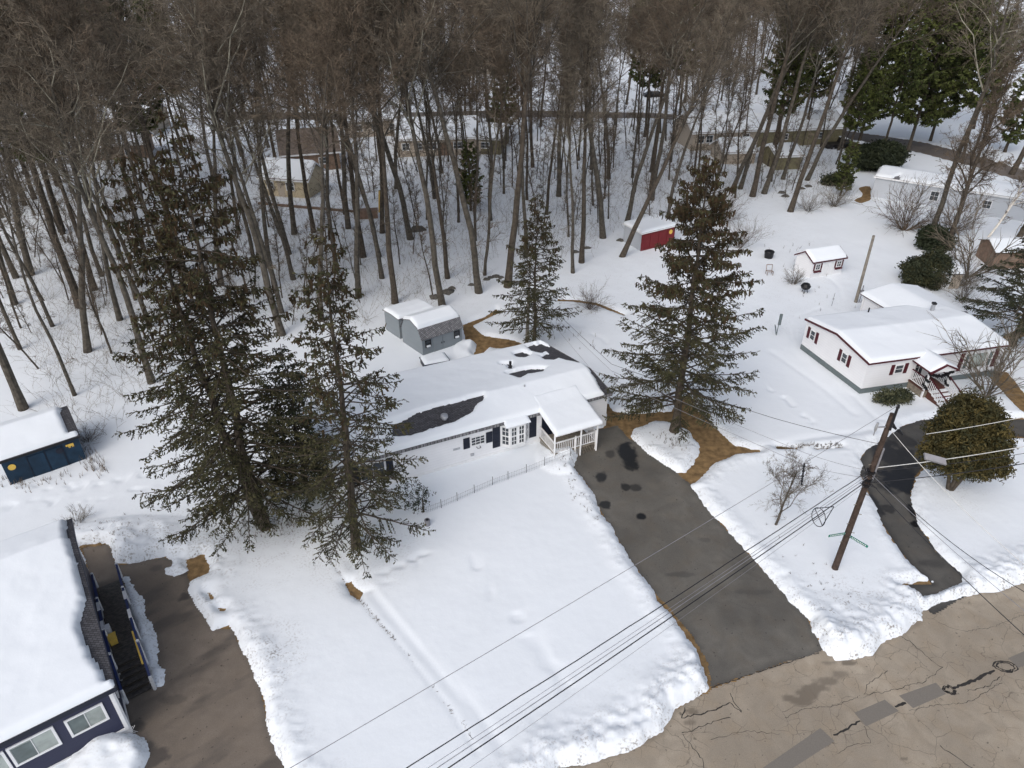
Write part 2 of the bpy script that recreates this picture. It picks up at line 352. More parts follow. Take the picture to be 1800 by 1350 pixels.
P_RDR = GP([(1513, 806), (1522, 790), (1545, 778), (1562, 765), (1580, 752), (1615, 740), (1660, 733), (1800, 738), (1850, 742), (1850, 775), (1770, 765), (1700, 770), (1640, 790), (1608, 840), (1600, 875), (1618, 930), (1650, 975), (1690, 1008), (1712, 1040), (1640, 1082), (1615, 1055), (1578, 1030), (1640, 1027), (1600, 992), (1575, 958), (1550, 918), (1528, 870), (1513, 835)])
H_RDR = GP([(1513, 806), (1522, 790), (1545, 778), (1562, 765), (1580, 752), (1615, 740), (1660, 733), (1800, 735), (1850, 740), (1850, 778), (1770, 768), (1700, 772), (1640, 795), (1612, 840), (1600, 875), (1618, 930), (1650, 975), (1690, 1008), (1693, 1025), (1660, 1038), (1622, 1048), (1610, 1040), (1578, 1027), (1640, 1023), (1600, 992), (1575, 958), (1550, 918), (1528, 870), (1513, 835)])
H_STREET = np.array([tuple(G(x, y)[:2]) for x, y in [(985, 1350), (1050, 1338), (1120, 1312), (1165, 1290), (1185, 1252), (1240, 1214), (1300, 1190), (1447, 1143), (1470, 1162), (1500, 1157), (1535, 1150), (1550, 1130), (1585, 1115), (1620, 1092), (1618, 1074), (1700, 1047), (1750, 1040), (1800, 1025)]] + [(60, 39), (70, 20), (40, 0), (-10, 0), (0, 13.5)])
P_STREET = np.array([(-12, 10.6), (4.5, 17.2), (8.9, 19.45), (14.45, 21.58), (20.4, 24.4), (26.5, 26.7), (60, 41), (70, 20), (40, -4), (-12, -4)])
H_MISC = [GP([(812, 572), (850, 558), (872, 543), (880, 550), (850, 563), (832, 573), (850, 590), (905, 598), (922, 606), (880, 613), (858, 612), (845, 628), (832, 625), (838, 606), (818, 600)]),
          GP([(1735, 660), (1750, 650), (1772, 655), (1795, 685), (1830, 720), (1830, 745), (1795, 722), (1772, 700)]),
          GP([(1742, 600), (1790, 578), (1850, 570), (1850, 590), (1800, 592), (1760, 610)]),
          GP([(1508, 330), (1530, 325), (1531, 352), (1510, 358), (1500, 352), (1518, 344)]),
          GP([(980, 526), (1010, 527), (1050, 532), (1100, 553), (1098, 557), (1050, 538), (1010, 531), (980, 530)]),
          GP([(606, 1025), (618, 1022), (637, 1045), (632, 1055), (615, 1045)]),
          GP([(360, 1042), (370, 1040), (378, 1052), (372, 1056)]), GP([(383, 1068), (397, 1070), (398, 1076), (385, 1074)]),
          GP([(1365, 786), (1405, 787), (1404, 791), (1366, 791)]), GP([(1430, 788), (1480, 786), (1480, 789), (1431, 791)])]
P_FROAD = GP([(380, 196), (620, 200), (900, 194), (1150, 199), (1350, 214), (1500, 232), (1620, 250), (1720, 275), (1900, 330), (1900, 352), (1720, 296), (1620, 270), (1500, 246), (1350, 226), (1150, 209), (900, 207), (620, 212), (380, 210)])

def sheet(name, poly, res, z, m, wet, pad=0.):
    x0, y0 = poly.min(0) - .2; x1, y1 = poly.max(0) + .2
    X, Y = np.meshgrid(np.arange(x0, x1 + res, res), np.arange(y0, y1 + res, res))
    d = sdist(X, Y, poly) + .05 * noise(X, Y, 4, 5) - pad
    dc = (d[:-1, :-1] + d[1:, 1:]) / 2
    b = MB(); b.grid(X, Y, np.full(X.shape, z), keep=dc < 0)
    w = np.clip(wet(X, Y, d), 0, 1)
    return tag(obj(name, b, m, attrs={'wet': w}), kind='structure')
def spots(X, Y, lst, z=0):
    r = np.zeros(X.shape)
    for (px, py, rx, ry, s) in lst:
        c = G(px, py); e = G(px + rx, py); f = G(px, py - ry)
        rr = np.sqrt(((X - c[0]) / abs(e[0] - c[0])) ** 2 + ((Y - c[1]) / abs(f[1] - c[1])) ** 2) + .75 * fbm(X, Y, 1.7, int(px), 5, .6)
        r = np.maximum(r, s * np.clip((1.1 - rr) / .3, 0, 1))
    return r
def wet_drive(X, Y, d):
    w = spots(X, Y, [(1103, 800, 17, 24, 1), (1108, 818, 12, 9, .9), (1056, 838, 11, 10, .9), (1100, 855, 9, 7, .85), (1120, 858, 10, 6, .7), (1064, 888, 10, 7, .9), (1128, 908, 9, 5, 1), (1073, 798, 7, 7, .6), (1200, 1010, 30, 5, .35), (1330, 1040, 40, 6, .35), (1240, 950, 10, 4, .3)])
    w = np.maximum(w, np.clip(.35 - (-d) / 1.0, 0, .5) * (fbm(X, Y, .7, 3) > -.1))
    return np.maximum(w, .28 * np.clip(fbm(X, Y, .35, 77) * 2.2, 0, 1))
def wet_l(X, Y, d):
    streak = np.clip(fbm(X * .8 + Y * .6, Y * .8 * 3.2 - X * .6 * 3.2, .35, 41) * 3 - .25, 0, 1) * .5
    w = spots(X, Y, [(325, 1050, 14, 9, .8), (318, 1005, 22, 8, .7), (275, 1000, 12, 7, .4), (262, 1330, 30, 25, .7), (240, 1275, 16, 14, .6), (300, 1230, 25, 8, .35)])
    return np.maximum(np.maximum(w, streak), np.clip(.4 - (-d) / .7, 0, .45))
def wet_r(X, Y, d):
    w = spots(X, Y, [(1583, 845, 44, 30, 1), (1572, 800, 32, 26, .85), (1590, 775, 18, 16, .6), (1613, 905, 14, 20, 1), (1616, 922, 12, 8, 1), (1535, 885, 10, 22, .8), (1560, 895, 16, 8, .7), (1640, 990, 25, 6, .3)])
    return np.maximum(w, np.clip(.5 - (-d) / .8, 0, .55))
def wet_s(X, Y, d):
    w = spots(X, Y, [(1400, 1231, 24, 9, .75), (1418, 1221, 24, 10, .75), (1436, 1209, 26, 10, .75), (1456, 1197, 26, 9, .7), (1475, 1186, 16, 7, .6), (1455, 1165, 18, 5, .65), (1590, 1333, 7, 3, .8), (1210, 1270, 14, 6, .6), (1215, 1250, 16, 6, .8), (1490, 1165, 15, 4, .9)])
    return np.maximum(w, np.clip(.75 - (-sdist(X, Y, H_STREET)) / .22, 0, .7) * (.6 + .5 * noise(X, Y, 3, 8)))
sheet('driveway', P_DRIVE, .07, .012, M['drive'], wet_drive)
sheet('driveway', P_LDR, .07, .012, M['ldrive'], wet_l)
sheet('driveway', P_RDR, .09, .012, M['rdrive'], wet_r)
sheet('street', P_STREET, .10, .004, M['street'], wet_s)
sheet('far_road', P_FROAD, .8, .03, M['farroad'], lambda X, Y, d: np.clip(.6 * noise(X, Y, .3, 5), 0, 1))
def flatpoly(name, pts, z, m, kind='structure'):
    b = MB(); b.face([(*G(x, y)[:2], z) for x, y in pts][::-1]); return tag(obj(name, b, m), kind=kind)
for pts in ([(1290, 1385), (1442, 1280), (1467, 1303), (1340, 1385)], [(1502, 1253), (1555, 1230), (1580, 1250), (1522, 1277)], [(1580, 1223), (1645, 1200), (1663, 1220), (1605, 1245)], [(1772, 1157), (1802, 1144), (1830, 1150), (1830, 1160), (1790, 1174)]):
    flatpoly('asphalt_patch', pts, .009, M['patch'])
def ribbon(b, pts, w, z, seed=0, sub=.12, jit=.5):
    r = random.Random(seed); P = []
    for a, c in zip(pts[:-1], pts[1:]):
        n = max(2, int(np.linalg.norm(c - a) / sub))
        for k in range(n): P.append(a + (c - a) * k / n)
    P.append(pts[-1]); P = [p + np.array([r.uniform(-1, 1), r.uniform(-1, 1)]) * .05 * jit for p in P]
    L_, R_ = [], []
    for i, p in enumerate(P):
        t = unit(P[min(i + 1, len(P) - 1)] - P[max(i - 1, 0)]); nn = np.array([-t[1], t[0]]); ww = w * r.uniform(.5, 1.3) / 2
        L_.append(p + nn * ww); R_.append(p - nn * ww)
    for i in range(len(P) - 1): b.face([(*R_[i], z), (*R_[i + 1], z), (*L_[i + 1], z), (*L_[i], z)])
cb = MB(); k = 0
for pts, w in (([(1466, 1293), (1490, 1280), (1511, 1267)], .10), ([(1572, 1243), (1592, 1235)], .10), ([(1675, 1210), (1712, 1196), (1748, 1178)], .12),
               ([(1585, 1118), (1608, 1135), (1635, 1160), (1657, 1174)], .03), ([(1657, 1174), (1620, 1200), (1560, 1215), (1520, 1222), (1525, 1205), (1560, 1178)], .022),
               ([(1652, 1312), (1680, 1330), (1710, 1352)], .035), ([(1204, 1242), (1200, 1262), (1250, 1250), (1284, 1235), (1290, 1243), (1305, 1252)], .05), ([(1200, 1290), (1225, 1280), (1260, 1268), (1285, 1260)], .03),
               ([(1200, 1290), (1215, 1310), (1235, 1335), (1240, 1360)], .03), ([(1283, 1218), (1288, 1232), (1302, 1250)], .035), ([(1250, 1209), (1300, 1192), (1350, 1175), (1440, 1147)], .05),
               ([(1380, 1262), (1420, 1245), (1470, 1240), (1510, 1225)], .02), ([(1520, 1277), (1530, 1305), (1500, 1310), (1470, 1325)], .02), ([(1600, 1250), (1640, 1240), (1700, 1235), (1760, 1200)], .02), ([(1755, 1188), (1740, 1205), (1700, 1215)], .03), ([(1250, 1300), (1310, 1285), (1370, 1290)], .018), ([(1650, 1095), (1690, 1110), (1740, 1105), (1800, 1080)], .015)):
    k += 1; ribbon(cb, [G(*p)[:2] for p in pts], w, .0075, k, jit=1 if w < .08 else .6)
for (px, py, rx, ry) in ((1669, 1213, 10, 8), (1767, 1172, 21, 9)):
    c = G(px, py); ex = abs(G(px + rx, py)[0] - c[0]); ey = abs(G(px, py - ry)[1] - c[1])
    for s_ in (1., .72):
        ribbon(cb, [np.array([c[0] + ex * s_ * math.cos(t), c[1] + ey * s_ * math.sin(t)]) for t in np.linspace(0, 2 * math.pi, 14)], .07, .0085, int(px), jit=1)
tag(obj('street_crack', cb, M['crack']), kind='structure')

# snow: thickness field over an uneven tensor grid, dipping below the ground where it has melted
def axis(spec):
    out = []
    for a, b, r in spec: out.append(np.arange(a, b, r))
    return np.concatenate(out + [np.array([spec[-1][1]])])
ax = axis([(-650, -160, 30), (-160, -60, 2.5), (-60, -32, .6), (-32, 44, .125), (44, 90, .7), (90, 200, 3), (200, 850, 40)])
ay = axis([(-40, 10, 3), (10, 44, .125), (44, 75, .25), (75, 150, .8), (150, 400, 8), (400, 1700, 60)])
X, Y = np.meshgrid(ax, ay)
n1 = .16 * fbm(X, Y, 1.1, 1, 3) + .05 * noise(X, Y, 7, 9)
near = (Y < 60) & (X > -40) & (X < 50)
def hole(lst, isl=(), amp=1.):
    d = np.full(X.shape, 1e3)
    for p in lst:
        x0, y0 = p.min(0) - 6; x1, y1 = p.max(0) + 6
        s = (X > x0) & (X < x1) & (Y > y0) & (Y < y1)
        if s.any():
            ds = sdist(X[s], Y[s], p)
            for q in isl: ds = np.maximum(ds, -sdist(X[s], Y[s], q))
            d[s] = np.minimum(d[s], ds)
    return d
dS = hole([H_STREET]); dD = hole([H_DRIVE, P_DRIVE], [I_TREE]); dL = hole([H_LDR], I_LDR); dR = hole([H_RDR]); dM = hole(H_MISC); dF = hole([P_FROAD])
dall = np.minimum.reduce([dS, dD, dL, dR, dM, dF]) + n1 * np.where(dM < 1.5, .6, 1)
t = np.clip(dall / .45, -1, 1)
base = np.where(t > 0, np.sqrt(np.clip(t, 0, 1)), t)
und = .06 * fbm(X, Y, .10, 21, 3) + .014 * fbm(X, Y, .8, 22, 3) + .006 * fbm(X, Y, 2.5, 23, 2)
h = .22 * base + np.where(dall > .1, np.clip(dall / 2, 0, 1) * und, 0)
lump = .6 + .45 * fbm(X, Y, .5, 31, 3) + .22 * fbm(X, Y, 2.2, 32, 3) + .22 * noise(X, Y, 5, 33) + .12 * noise(X, Y, 9, 34)
def bank(d, off, w, amp): return amp * np.exp(-((d - off) / w) ** 2) * np.clip(lump, 0.05, 2) * (d > 0)
bk = bank(dS, .9, .9, .42) + bank(dD, .6, .6, .15) * (Y < 37) + bank(dL, .6, .8, .20) + bank(dR, .5, .5, .10)
def mound(px, py, rx, ry, amp, z=0):
    c = G(px, py, z); ex = abs(G(px + rx, py, z)[0] - c[0]); ey = abs(G(px, py - ry, z)[1] - c[1])
    return amp * np.clip(1.3 - np.sqrt(((X - c[0]) / ex) ** 2 + ((Y - c[1]) / ey) ** 2), 0, 1) ** .7 * np.clip(.7 + .5 * fbm(X, Y, 1.3, int(px), 3), 0, 2)
for a in ((990, 808, 38, 24, .5), (1490, 1115, 110, 55, .22), (240, 955, 110, 35, .45), (160, 1330, 85, 40, .8), (250, 1110, 12, 60, .3), (1040, 745, 15, 20, .25), (835, 615, 28, 22, .5), (860, 600, 20, 10, .4), (1215, 740, 20, 10, .2), (1130, 1310, 60, 25, .3)):
    bk = bk + mound(*a) * (dall > 0)
h = h + bk * np.clip(dall / .35, 0, 1)
# trodden trails, tyre and plough lines
def trail(pts, w, dep, foot=0.):
    global h
    L_ = GP(pts); x0, y0 = L_.min(0) - 2; x1, y1 = L_.max(0) + 2; s = (X > x0) & (X < x1) & (Y > y0) & (Y < y1)
    d = ldist(X[s], Y[s], L_); g = np.exp(-(d / w) ** 2)
    if foot: g = g * np.clip(noise(X[s], Y[s], foot, 61) * 2.5, 0, 1)
    h[s] -= dep * g
trail([(615, 990), (660, 1055), (740, 1150), (830, 1250), (890, 1330)], .28, .05)
trail([(640, 1010), (700, 1085), (800, 1210), (850, 1290)], .12, -.02)
trail([(590, 1000), (640, 1068), (700, 1135), (790, 1250), (840, 1330)], .08, .04)
trail([(640, 1040), (700, 1015), (745, 985)], .3, .08, 2.4); trail([(645, 1030), (720, 990), (755, 975)], .3, .06, 2.4)
trail([(790, 960), (850, 1020), (910, 1090), (960, 1160), (990, 1210)], .5, .05, 1.5)
trail([(0, 860), (130, 862), (260, 840), (420, 800)], .4, .07, 2.2); trail([(0, 895), (150, 885), (300, 850), (430, 820)], .4, .06, 2.2)
trail([(1345, 685), (1375, 700), (1400, 725), (1425, 745)], .25, .09, 2.2)
trail([(1390, 600), (1388, 580), (1400, 560), (1440, 545)], .15, .06); trail([(1400, 600), (1396, 580), (1408, 565)], .1, .05)
trail([(1460, 495), (1475, 510), (1478, 530), (1470, 545)], .3, .06); trail([(1355, 622), (1440, 680), (1500, 730)], .3, .06); trail([(1500, 700), (1540, 740), (1600, 750)], .25, .05)
trail([(1345, 800), (1420, 785), (1500, 775), (1530, 770)], .5, -.06); trail([(1345, 790), (1420, 775), (1500, 765), (1530, 760)], .3, .08)
trail([(985, 560), (1060, 600), (1120, 660)], .3, .06, 2)
trail([(1380, 1020), (1440, 1070), (1520, 1100)], .4, .08, 1.6)
h = np.where(dall < 0, np.minimum(h, -.02), h); h = np.where((dF < 3) & (dF < 0), -.3, h)
h += np.where(Y > 55, .05 * fbm(X, Y, .35, 71, 3), 0) * (dall > 1)
dirt = .0 + .9 * np.exp(-np.clip(dS, 0, 9) / 1.1) + .45 * np.exp(-np.clip(dD, 0, 9) / .6) + .6 * np.exp(-np.clip(dL, 0, 9) / .9) + .3 * np.exp(-np.clip(dR, 0, 9) / .5)
for (px, py, rx, ry, a) in ((240, 945, 120, 45, .55), (150, 1310, 80, 50, .4), (480, 1160, 60, 70, .5), (1500, 1080, 120, 70, .5), (990, 810, 40, 30, .5), (400, 880, 120, 70, .3)):
    c = G(px, py); ex = abs(G(px + rx, py)[0] - c[0]); ey = abs(G(px, py - ry)[1] - c[1])
    dirt += a * np.clip(1.2 - np.sqrt(((X - c[0]) / ex) ** 2 + ((Y - c[1]) / ey) ** 2), 0, 1)
dirt += np.where((Y > 52) & (X < 35), .15, .0)
for (px, py, rr_, a) in ((468, 932, 4.5, .42), (627, 966, 3.6, .38), (1184, 762, 5., .3), (938, 612, 3., .3), (545, 872, 3., .4), (1668, 866, 2.5, .3)):
    c = G(px, py); dirt += a * np.clip(1.2 - np.hypot(X - c[0], Y - c[1]) / rr_, 0, 1)
kc = np.maximum.reduce([h[:-1, :-1], h[1:, :-1], h[:-1, 1:], h[1:, 1:]]) > -.015
sb = MB(); sb.grid(X, Y, h, keep=kc)
tag(obj('snow_cover', sb, M['snow'], smooth=True, attrs={'dirt': np.clip(dirt, 0, 1)}), kind='structure')
def snowz(x, y):
    i = min(max(np.searchsorted(ay, y), 1), len(ay) - 1); j = min(max(np.searchsorted(ax, x), 1), len(ax) - 1)
    return max(0., float(h[i, j]))

# dry grass and weed tips standing out of the snow
r_ = np.random.default_rng(9); P0, P1, R0, R1 = [], [], [], []
def tufts(pts, n, w, hgt=.18):
    L_ = GP(pts); seg = np.linalg.norm(np.diff(L_, axis=0), axis=1); cs = np.concatenate([[0], np.cumsum(seg)])
    for k in range(n):
        t = r_.uniform(0, cs[-1]); i = min(np.searchsorted(cs, t, 'right') - 1, len(seg) - 1); p = L_[i] + (L_[i + 1] - L_[i]) * (t - cs[i]) / seg[i] + r_.normal(size=2) * w
        z = snowz(*p)
        for j in range(3):
            q = p + r_.normal(size=2) * .06; P0.append((p[0], p[1], z - .02)); P1.append((q[0], q[1], z + hgt * r_.uniform(.3, 1))); R0.append(.010); R1.append(.005)
tufts([(588, 998), (600, 1020), (640, 1070), (695, 1132)], 120, .04, .05); tufts([(695, 1132), (760, 1212), (830, 1300)], 20, .04, .03)
tufts([(0, 850), (60, 862), (150, 835)], 60, .3, .4); tufts([(150, 800), (185, 840)], 60, .3, .6); tufts([(1365, 789), (1480, 787)], 140, .1, .15)
tufts([(985, 800), (1005, 860), (1060, 930)], 60, .25, .12); tufts([(1360, 950), (1480, 1060)], 25, 1.0, .15); tufts([(420, 940), (540, 920)], 120, .5, .3)
tufts([(1150, 770), (1200, 790)], 40, .3, .25); tufts([(960, 560), (1100, 640)], 30, 1.2, .4); tufts([(1380, 420), (1480, 560)], 40, 2., .4); tufts([(100, 940), (260, 950)], 60, .6, .15)
gb = MB(); gb.segs(P0, P1, R0, R1, 3); tag(obj('dead_grass_tips', gb, M['twigr']), 'dry grass and weed tips poking through the snow', 'grass', kind='stuff')
# ---------------------------------------------------------------- buildings
def snow_layer(parent, f, s0, s1, v0, v1, zf, th, holes=(), res=.14, seed=0, inset=.0, smoothz=.15, name='snow_layer'):
    """snow lying on a roof; f(s, v) -> xy, zf(v) -> roof top; holes: (s, v, rs, rv, rot) or polygons in s, v"""
    ns = max(8, int((s1 - s0) / res)); nv = max(8, int((v1 - v0) / res))
    Sg, Vg = np.meshgrid(np.linspace(s0, s1, ns), np.linspace(v0, v1, nv))
    ed = np.minimum.reduce([Sg - s0, s1 - Sg, Vg - v0, v1 - Vg]) - inset + .05 * fbm(Sg, Vg, 2.2, seed, 3) * (inset > 0)
    for hq in holes:
        ed = np.minimum(ed, sdist(Sg, Vg, np.array(hq)) - .05 + .11 * fbm(Sg, Vg, 2.2, seed + 5, 4))
    e = np.clip(ed / .28, -1, 1); e = np.where(e > 0, np.sqrt(1 - (1 - np.clip(e, 0, 1)) ** 2), e)
    zr = sum(zf(Vg + d) for d in (-smoothz, 0, smoothz)) / 3
    Z = np.maximum(zr, zf(Vg) + .0) + th * e + np.clip(e, 0, 1) * (.035 * fbm(Sg, Vg, .9, seed + 9, 3))
    Z = np.where(e <= 0, zf(Vg) - .03, Z)
    P = f(Sg, Vg); kp = np.maximum.reduce([e[:-1, :-1], e[1:, :-1], e[:-1, 1:], e[1:, 1:]]) > 0
    b = MB(); b.grid(P[0], P[1], Z, keep=kp)
    # skirt down at the rim
    rim = [(0, j) for j in range(ns)] + [(i, ns - 1) for i in range(nv)] + [(nv - 1, j) for j in range(ns - 1, -1, -1)] + [(i, 0) for i in range(nv - 1, -1, -1)]
    return obj(name, b, M['rsnow'], parent, smooth=True)

class House:
    def __init__(s, name, label, cat, P, u, v, L, Wd, prof, group=None):
        s.P = V3((*P[:2], 0)); s.u = V3((*unit(u[:2]), 0)); s.v = V3((*unit(v[:2]), 0)); s.L = L; s.W = Wd; s.prof = prof
        s.root = thing(name, label, cat, s.P, group)
        s.nf = V3((s.u[1], -s.u[0], 0)); s.nl = V3((-s.v[1], s.v[0], 0)); s.nl = s.nl if s.nl @ s.u < 0 else -s.nl
    def at(s, a, b, z=0): return s.P + s.u * a + s.v * b + V3((0, 0, z))
    def z(s, b): return np.interp(b, [p[0] for p in s.prof], [p[1] for p in s.prof])
    def zx(s, b, lift=.10):
        """roof top incl. overhang, extrapolated"""
        p = s.prof; b = np.asarray(b, float); r = np.interp(b, [q[0] for q in p], [q[1] for q in p])
        k0 = (p[1][1] - p[0][1]) / (p[1][0] - p[0][0]); k1 = (p[-1][1] - p[-2][1]) / (p[-1][0] - p[-2][0])
        r = np.where(b < p[0][0], p[0][1] + (b - p[0][0]) * k0, r); r = np.where(b > p[-1][0], p[-1][1] + (b - p[-1][0]) * k1, r)
        return r + lift
    def walls(s, m, skirt=None, skm=None, zb=0.):
        b = MB(); poly = [s.at(0, 0, zb)] + [s.at(0, q, zz) for q, zz in s.prof] + [s.at(0, s.W, zb)]
        b.prism(poly, s.u * s.L); w = obj('wall', b, m, s.root)
        if skirt:
            b = MB(); e = .025; poly = [s.at(-e, -e, -.05), s.at(-e, -e, skirt), s.at(-e, s.W + e, skirt), s.at(-e, s.W + e, -.05)]
            b.prism(poly, s.u * (s.L + 2 * e)); obj('skirt', b, skm, s.root)
        return w
    def roof(s, m, ov=.25, ovs=.25, th=.10, fm=None, fh=.16, gut=False):
        b = MB(); p = [(-ov, float(s.zx(-ov, 0)))] + list(s.prof[1:-1]) + [(s.W + ov, float(s.zx(s.W + ov, 0)))]
        for (b0, z0), (b1, z1) in zip(p[:-1], p[1:]):
            b.prism([s.at(-ovs, b0, z0 + .005), s.at(-ovs, b0, z0 + th), s.at(-ovs, b1, z1 + th), s.at(-ovs, b1, z1 + .005)], s.u * (s.L + 2 * ovs))
        s.rf = obj('roof', b, m, s.root)
        if fm is not None:
            b = MB()
            for e in (-ovs - .03, s.L + ovs):
                for (b0, z0), (b1, z1) in zip(p[:-1], p[1:]):
                    b.prism([s.at(e, b0, z0 - fh + th), s.at(e, b0, z0 + th + .02), s.at(e, b1, z1 + th + .02), s.at(e, b1, z1 - fh + th)], s.u * .03)
            b.prism([s.at(-ovs, -ov - .03, p[0][1] - fh + th), s.at(-ovs, -ov - .03, p[0][1] + th - .01), s.at(-ovs, -ov, p[0][1] + th - .01), s.at(-ovs, -ov, p[0][1] - fh + th)], s.u * (s.L + 2 * ovs))
            obj('fascia', b, fm, s.rf)
        return s.rf
    def snow(s, th=.25, ov=.25, ovs=.25, inset=0, holes=(), res=.14, seed=1, s0=None, s1=None, v0=None, v1=None):
        f = lambda a, b: (s.P[0] + s.u[0] * a + s.v[0] * b, s.P[1] + s.u[1] * a + s.v[1] * b)
        return snow_layer(s.rf, f, -ovs if s0 is None else s0, s.L + ovs if s1 is None else s1, -ov if v0 is None else v0, s.W + ov if v1 is None else v1, s.zx, th, holes, res, seed, inset)
    def plane(s, side, a, z):
        """point and axes on a wall: side front/left/right"""
        if side == 'front': return s.at(a, 0, z), s.u, s.nf
        if side == 'left': return s.at(0, a, z), s.v, s.nl
        return s.at(s.L, a, z), s.v, -s.nl
    def window(s, side, a, z, w, h, fm='trim', gm='glass', mullv=0, mullh=1, fw=.07, shut=None, sw=.35, label=None, dep=.05):
        c, d, n = s.plane(side, a, z); up = V3((0, 0, 1)); b = MB()
        for q in (-1, 1):
            b.obox(c + d * q * (w / 2 - fw / 2) + n * dep / 2, d * fw / 2, n * dep / 2, up * h / 2)
            b.obox(c + up * q * (h / 2 - fw / 2) + n * dep / 2, d * (w / 2 - fw), n * dep / 2, up * fw / 2)
        for k in range(mullv): b.obox(c + d * ((k + 1) / (mullv + 1) - .5) * (w - fw) + n * .018, d * .012, n * .017, up * (h / 2 - fw))
        for k in range(mullh): b.obox(c + up * ((k + 1) / (mullh + 1) - .5) * (h - fw) + n * .017, d * (w / 2 - fw), n * .014, up * .014)
        wo = obj('window', b, M[fm], s.root)
        b = MB(); b.obox(c + n * .004, d * (w / 2 - fw), n * .008, up * (h / 2 - fw)); obj('pane', b, M[gm], wo)
        if shut:
            for q in (-1, 1):
                b = MB(); cc = c + d * q * (w / 2 + sw / 2 + .05)
                b.obox(cc + n * .02, d * sw / 2, n * .02, up * (h / 2 + .04))
                for k in range(5): b.obox(cc + n * .045 + up * (k - 2) * h / 5.2, d * sw * .4, n * .006, up * .02)
                obj('shutter', b, M[shut], s.root)
        return wo
    def panel(s, name, side, a, z, w, h, m, dep=.03):
        c, d, n = s.plane(side, a, z); b = MB(); b.obox(c + n * dep / 2, d * w / 2, n * dep / 2, V3((0, 0, 1)) * h / 2)
        return obj(name, b, M[m], s.root)
def rail(b, p, q, h, n, w=.05, mp=0, top=.06, mt=0, low=True, bw=.035):
    """railing between two floor points (3-D), with balusters"""
    p, q = V3(p), V3(q); up = V3((0, 0, 1))
    b.bar(p + up * h, q + up * h, .08, top, mt)
    if low: b.bar(p + up * .12, q + up * .12, .05, .05, mp)
    for k in range(n):
        t = (k + .5) / n; c = p + (q - p) * t; b.bar(c + up * .12, c + up * (h - .03), bw, bw, mp)

# --- the white house in the middle, with porch
R = G(1064, 748); Lf = G(585, 886); u = unit((R - Lf)[:2]); v = unit(np.array([-.53, .848]))
HL = 18.3; P0 = R[:2] - u * HL
A = House('white_house', 'long white single-storey house with navy shutters, bay window and snowy roof beside the wide driveway', 'house', P0, u, v, HL, 8.0, [(0, 2.62), (2.2, 3.22), (8.0, 2.62)])
A.walls(M['white'], .42, M['trim'])
A.roof(M['shingle'], .18, .18, fm=M['gshingle'], fh=.2)
def sv(H, px, py, z):
    """roof coordinates of a photographed roof spot"""
    w = G(px, py, z)[:2] - H.P[:2]; m = np.array([H.u[:2], H.v[:2]]).T; return tuple(np.linalg.solve(m, w))
ah = [[sv(A, *p, 3.4) for p in [(690, 743), (715, 733), (749, 720), (800, 706), (849, 694), (850, 699), (836, 706), (827, 717), (795, 732), (753, 744), (720, 754), (690, 758)]],
      [sv(A, *p, 3.2) for p in [(892, 657), (912, 650), (930, 648), (960, 648), (950, 656), (925, 659), (914, 667)]],
      [sv(A, *p, 3.0) for p in [(903, 620), (918, 615), (932, 622), (922, 629), (911, 627)]],
      [sv(A, *p, 3.0) for p in [(950, 627), (968, 621), (984, 630), (972, 636), (960, 635)]],
      [sv(A, *p, 3.0) for p in [(881, 640), (898, 640), (899, 652), (895, 652), (894, 643), (882, 642)]],
      [sv(A, *p, 2.85) for p in [(927, 609), (938, 604), (960, 619), (951, 624), (934, 618)]],
      [sv(A, *p, 3.0) for p in [(940, 606), (950, 600), (990, 618), (1045, 648), (1080, 690), (1068, 690), (1028, 648), (982, 632), (962, 618), (950, 612)]]]
A.snow(.24, .18, .18, 0, ah, .10, 3)
# roof fittings
b = MB(); c = V3((*G(781, 733, 3.3)[:2], 3.15)); b.tube([c, c + (0, 0, .14)], .16, 14); b.tube([c + (0, 0, .14), c + (0, 0, .30), c + (0, 0, .36)], [.24, .22, .05], 16)
obj('roof_vent', b, M['metal'], A.rf)
b = MB(); c = V3((*G(897, 648, 3.2)[:2], 3.0)); b.tube([c, c + (0, 0, .62)], .06, 10); b.tube([c + (0, 0, .55), c + (0, 0, .75)], .09, 10); obj('vent_pipe', b, M['black'], A.rf)
b = MB(); c = V3((*G(922, 683, 3.3)[:2], 3.25)); b.tube([c, c + (0, 0, .32)], .05, 8); obj('vent_pipe', b, M['metal'], A.rf)
def fs(H, px, py, z, side='front'):
    """along-wall position of a pixel at height z"""
    a, b_ = sv(H, px, py, z); return a if side == 'front' else b_
A.window('front', fs(A, 838, 771, 1.75), 1.72, 1.0, .72, mullv=2, mullh=2, shut='shut', sw=.42)
A.window('front', fs(A, 660, 833, 1.6), 1.6, 1.5, 1.15, mullv=1, mullh=1, shut='shut', sw=.42)
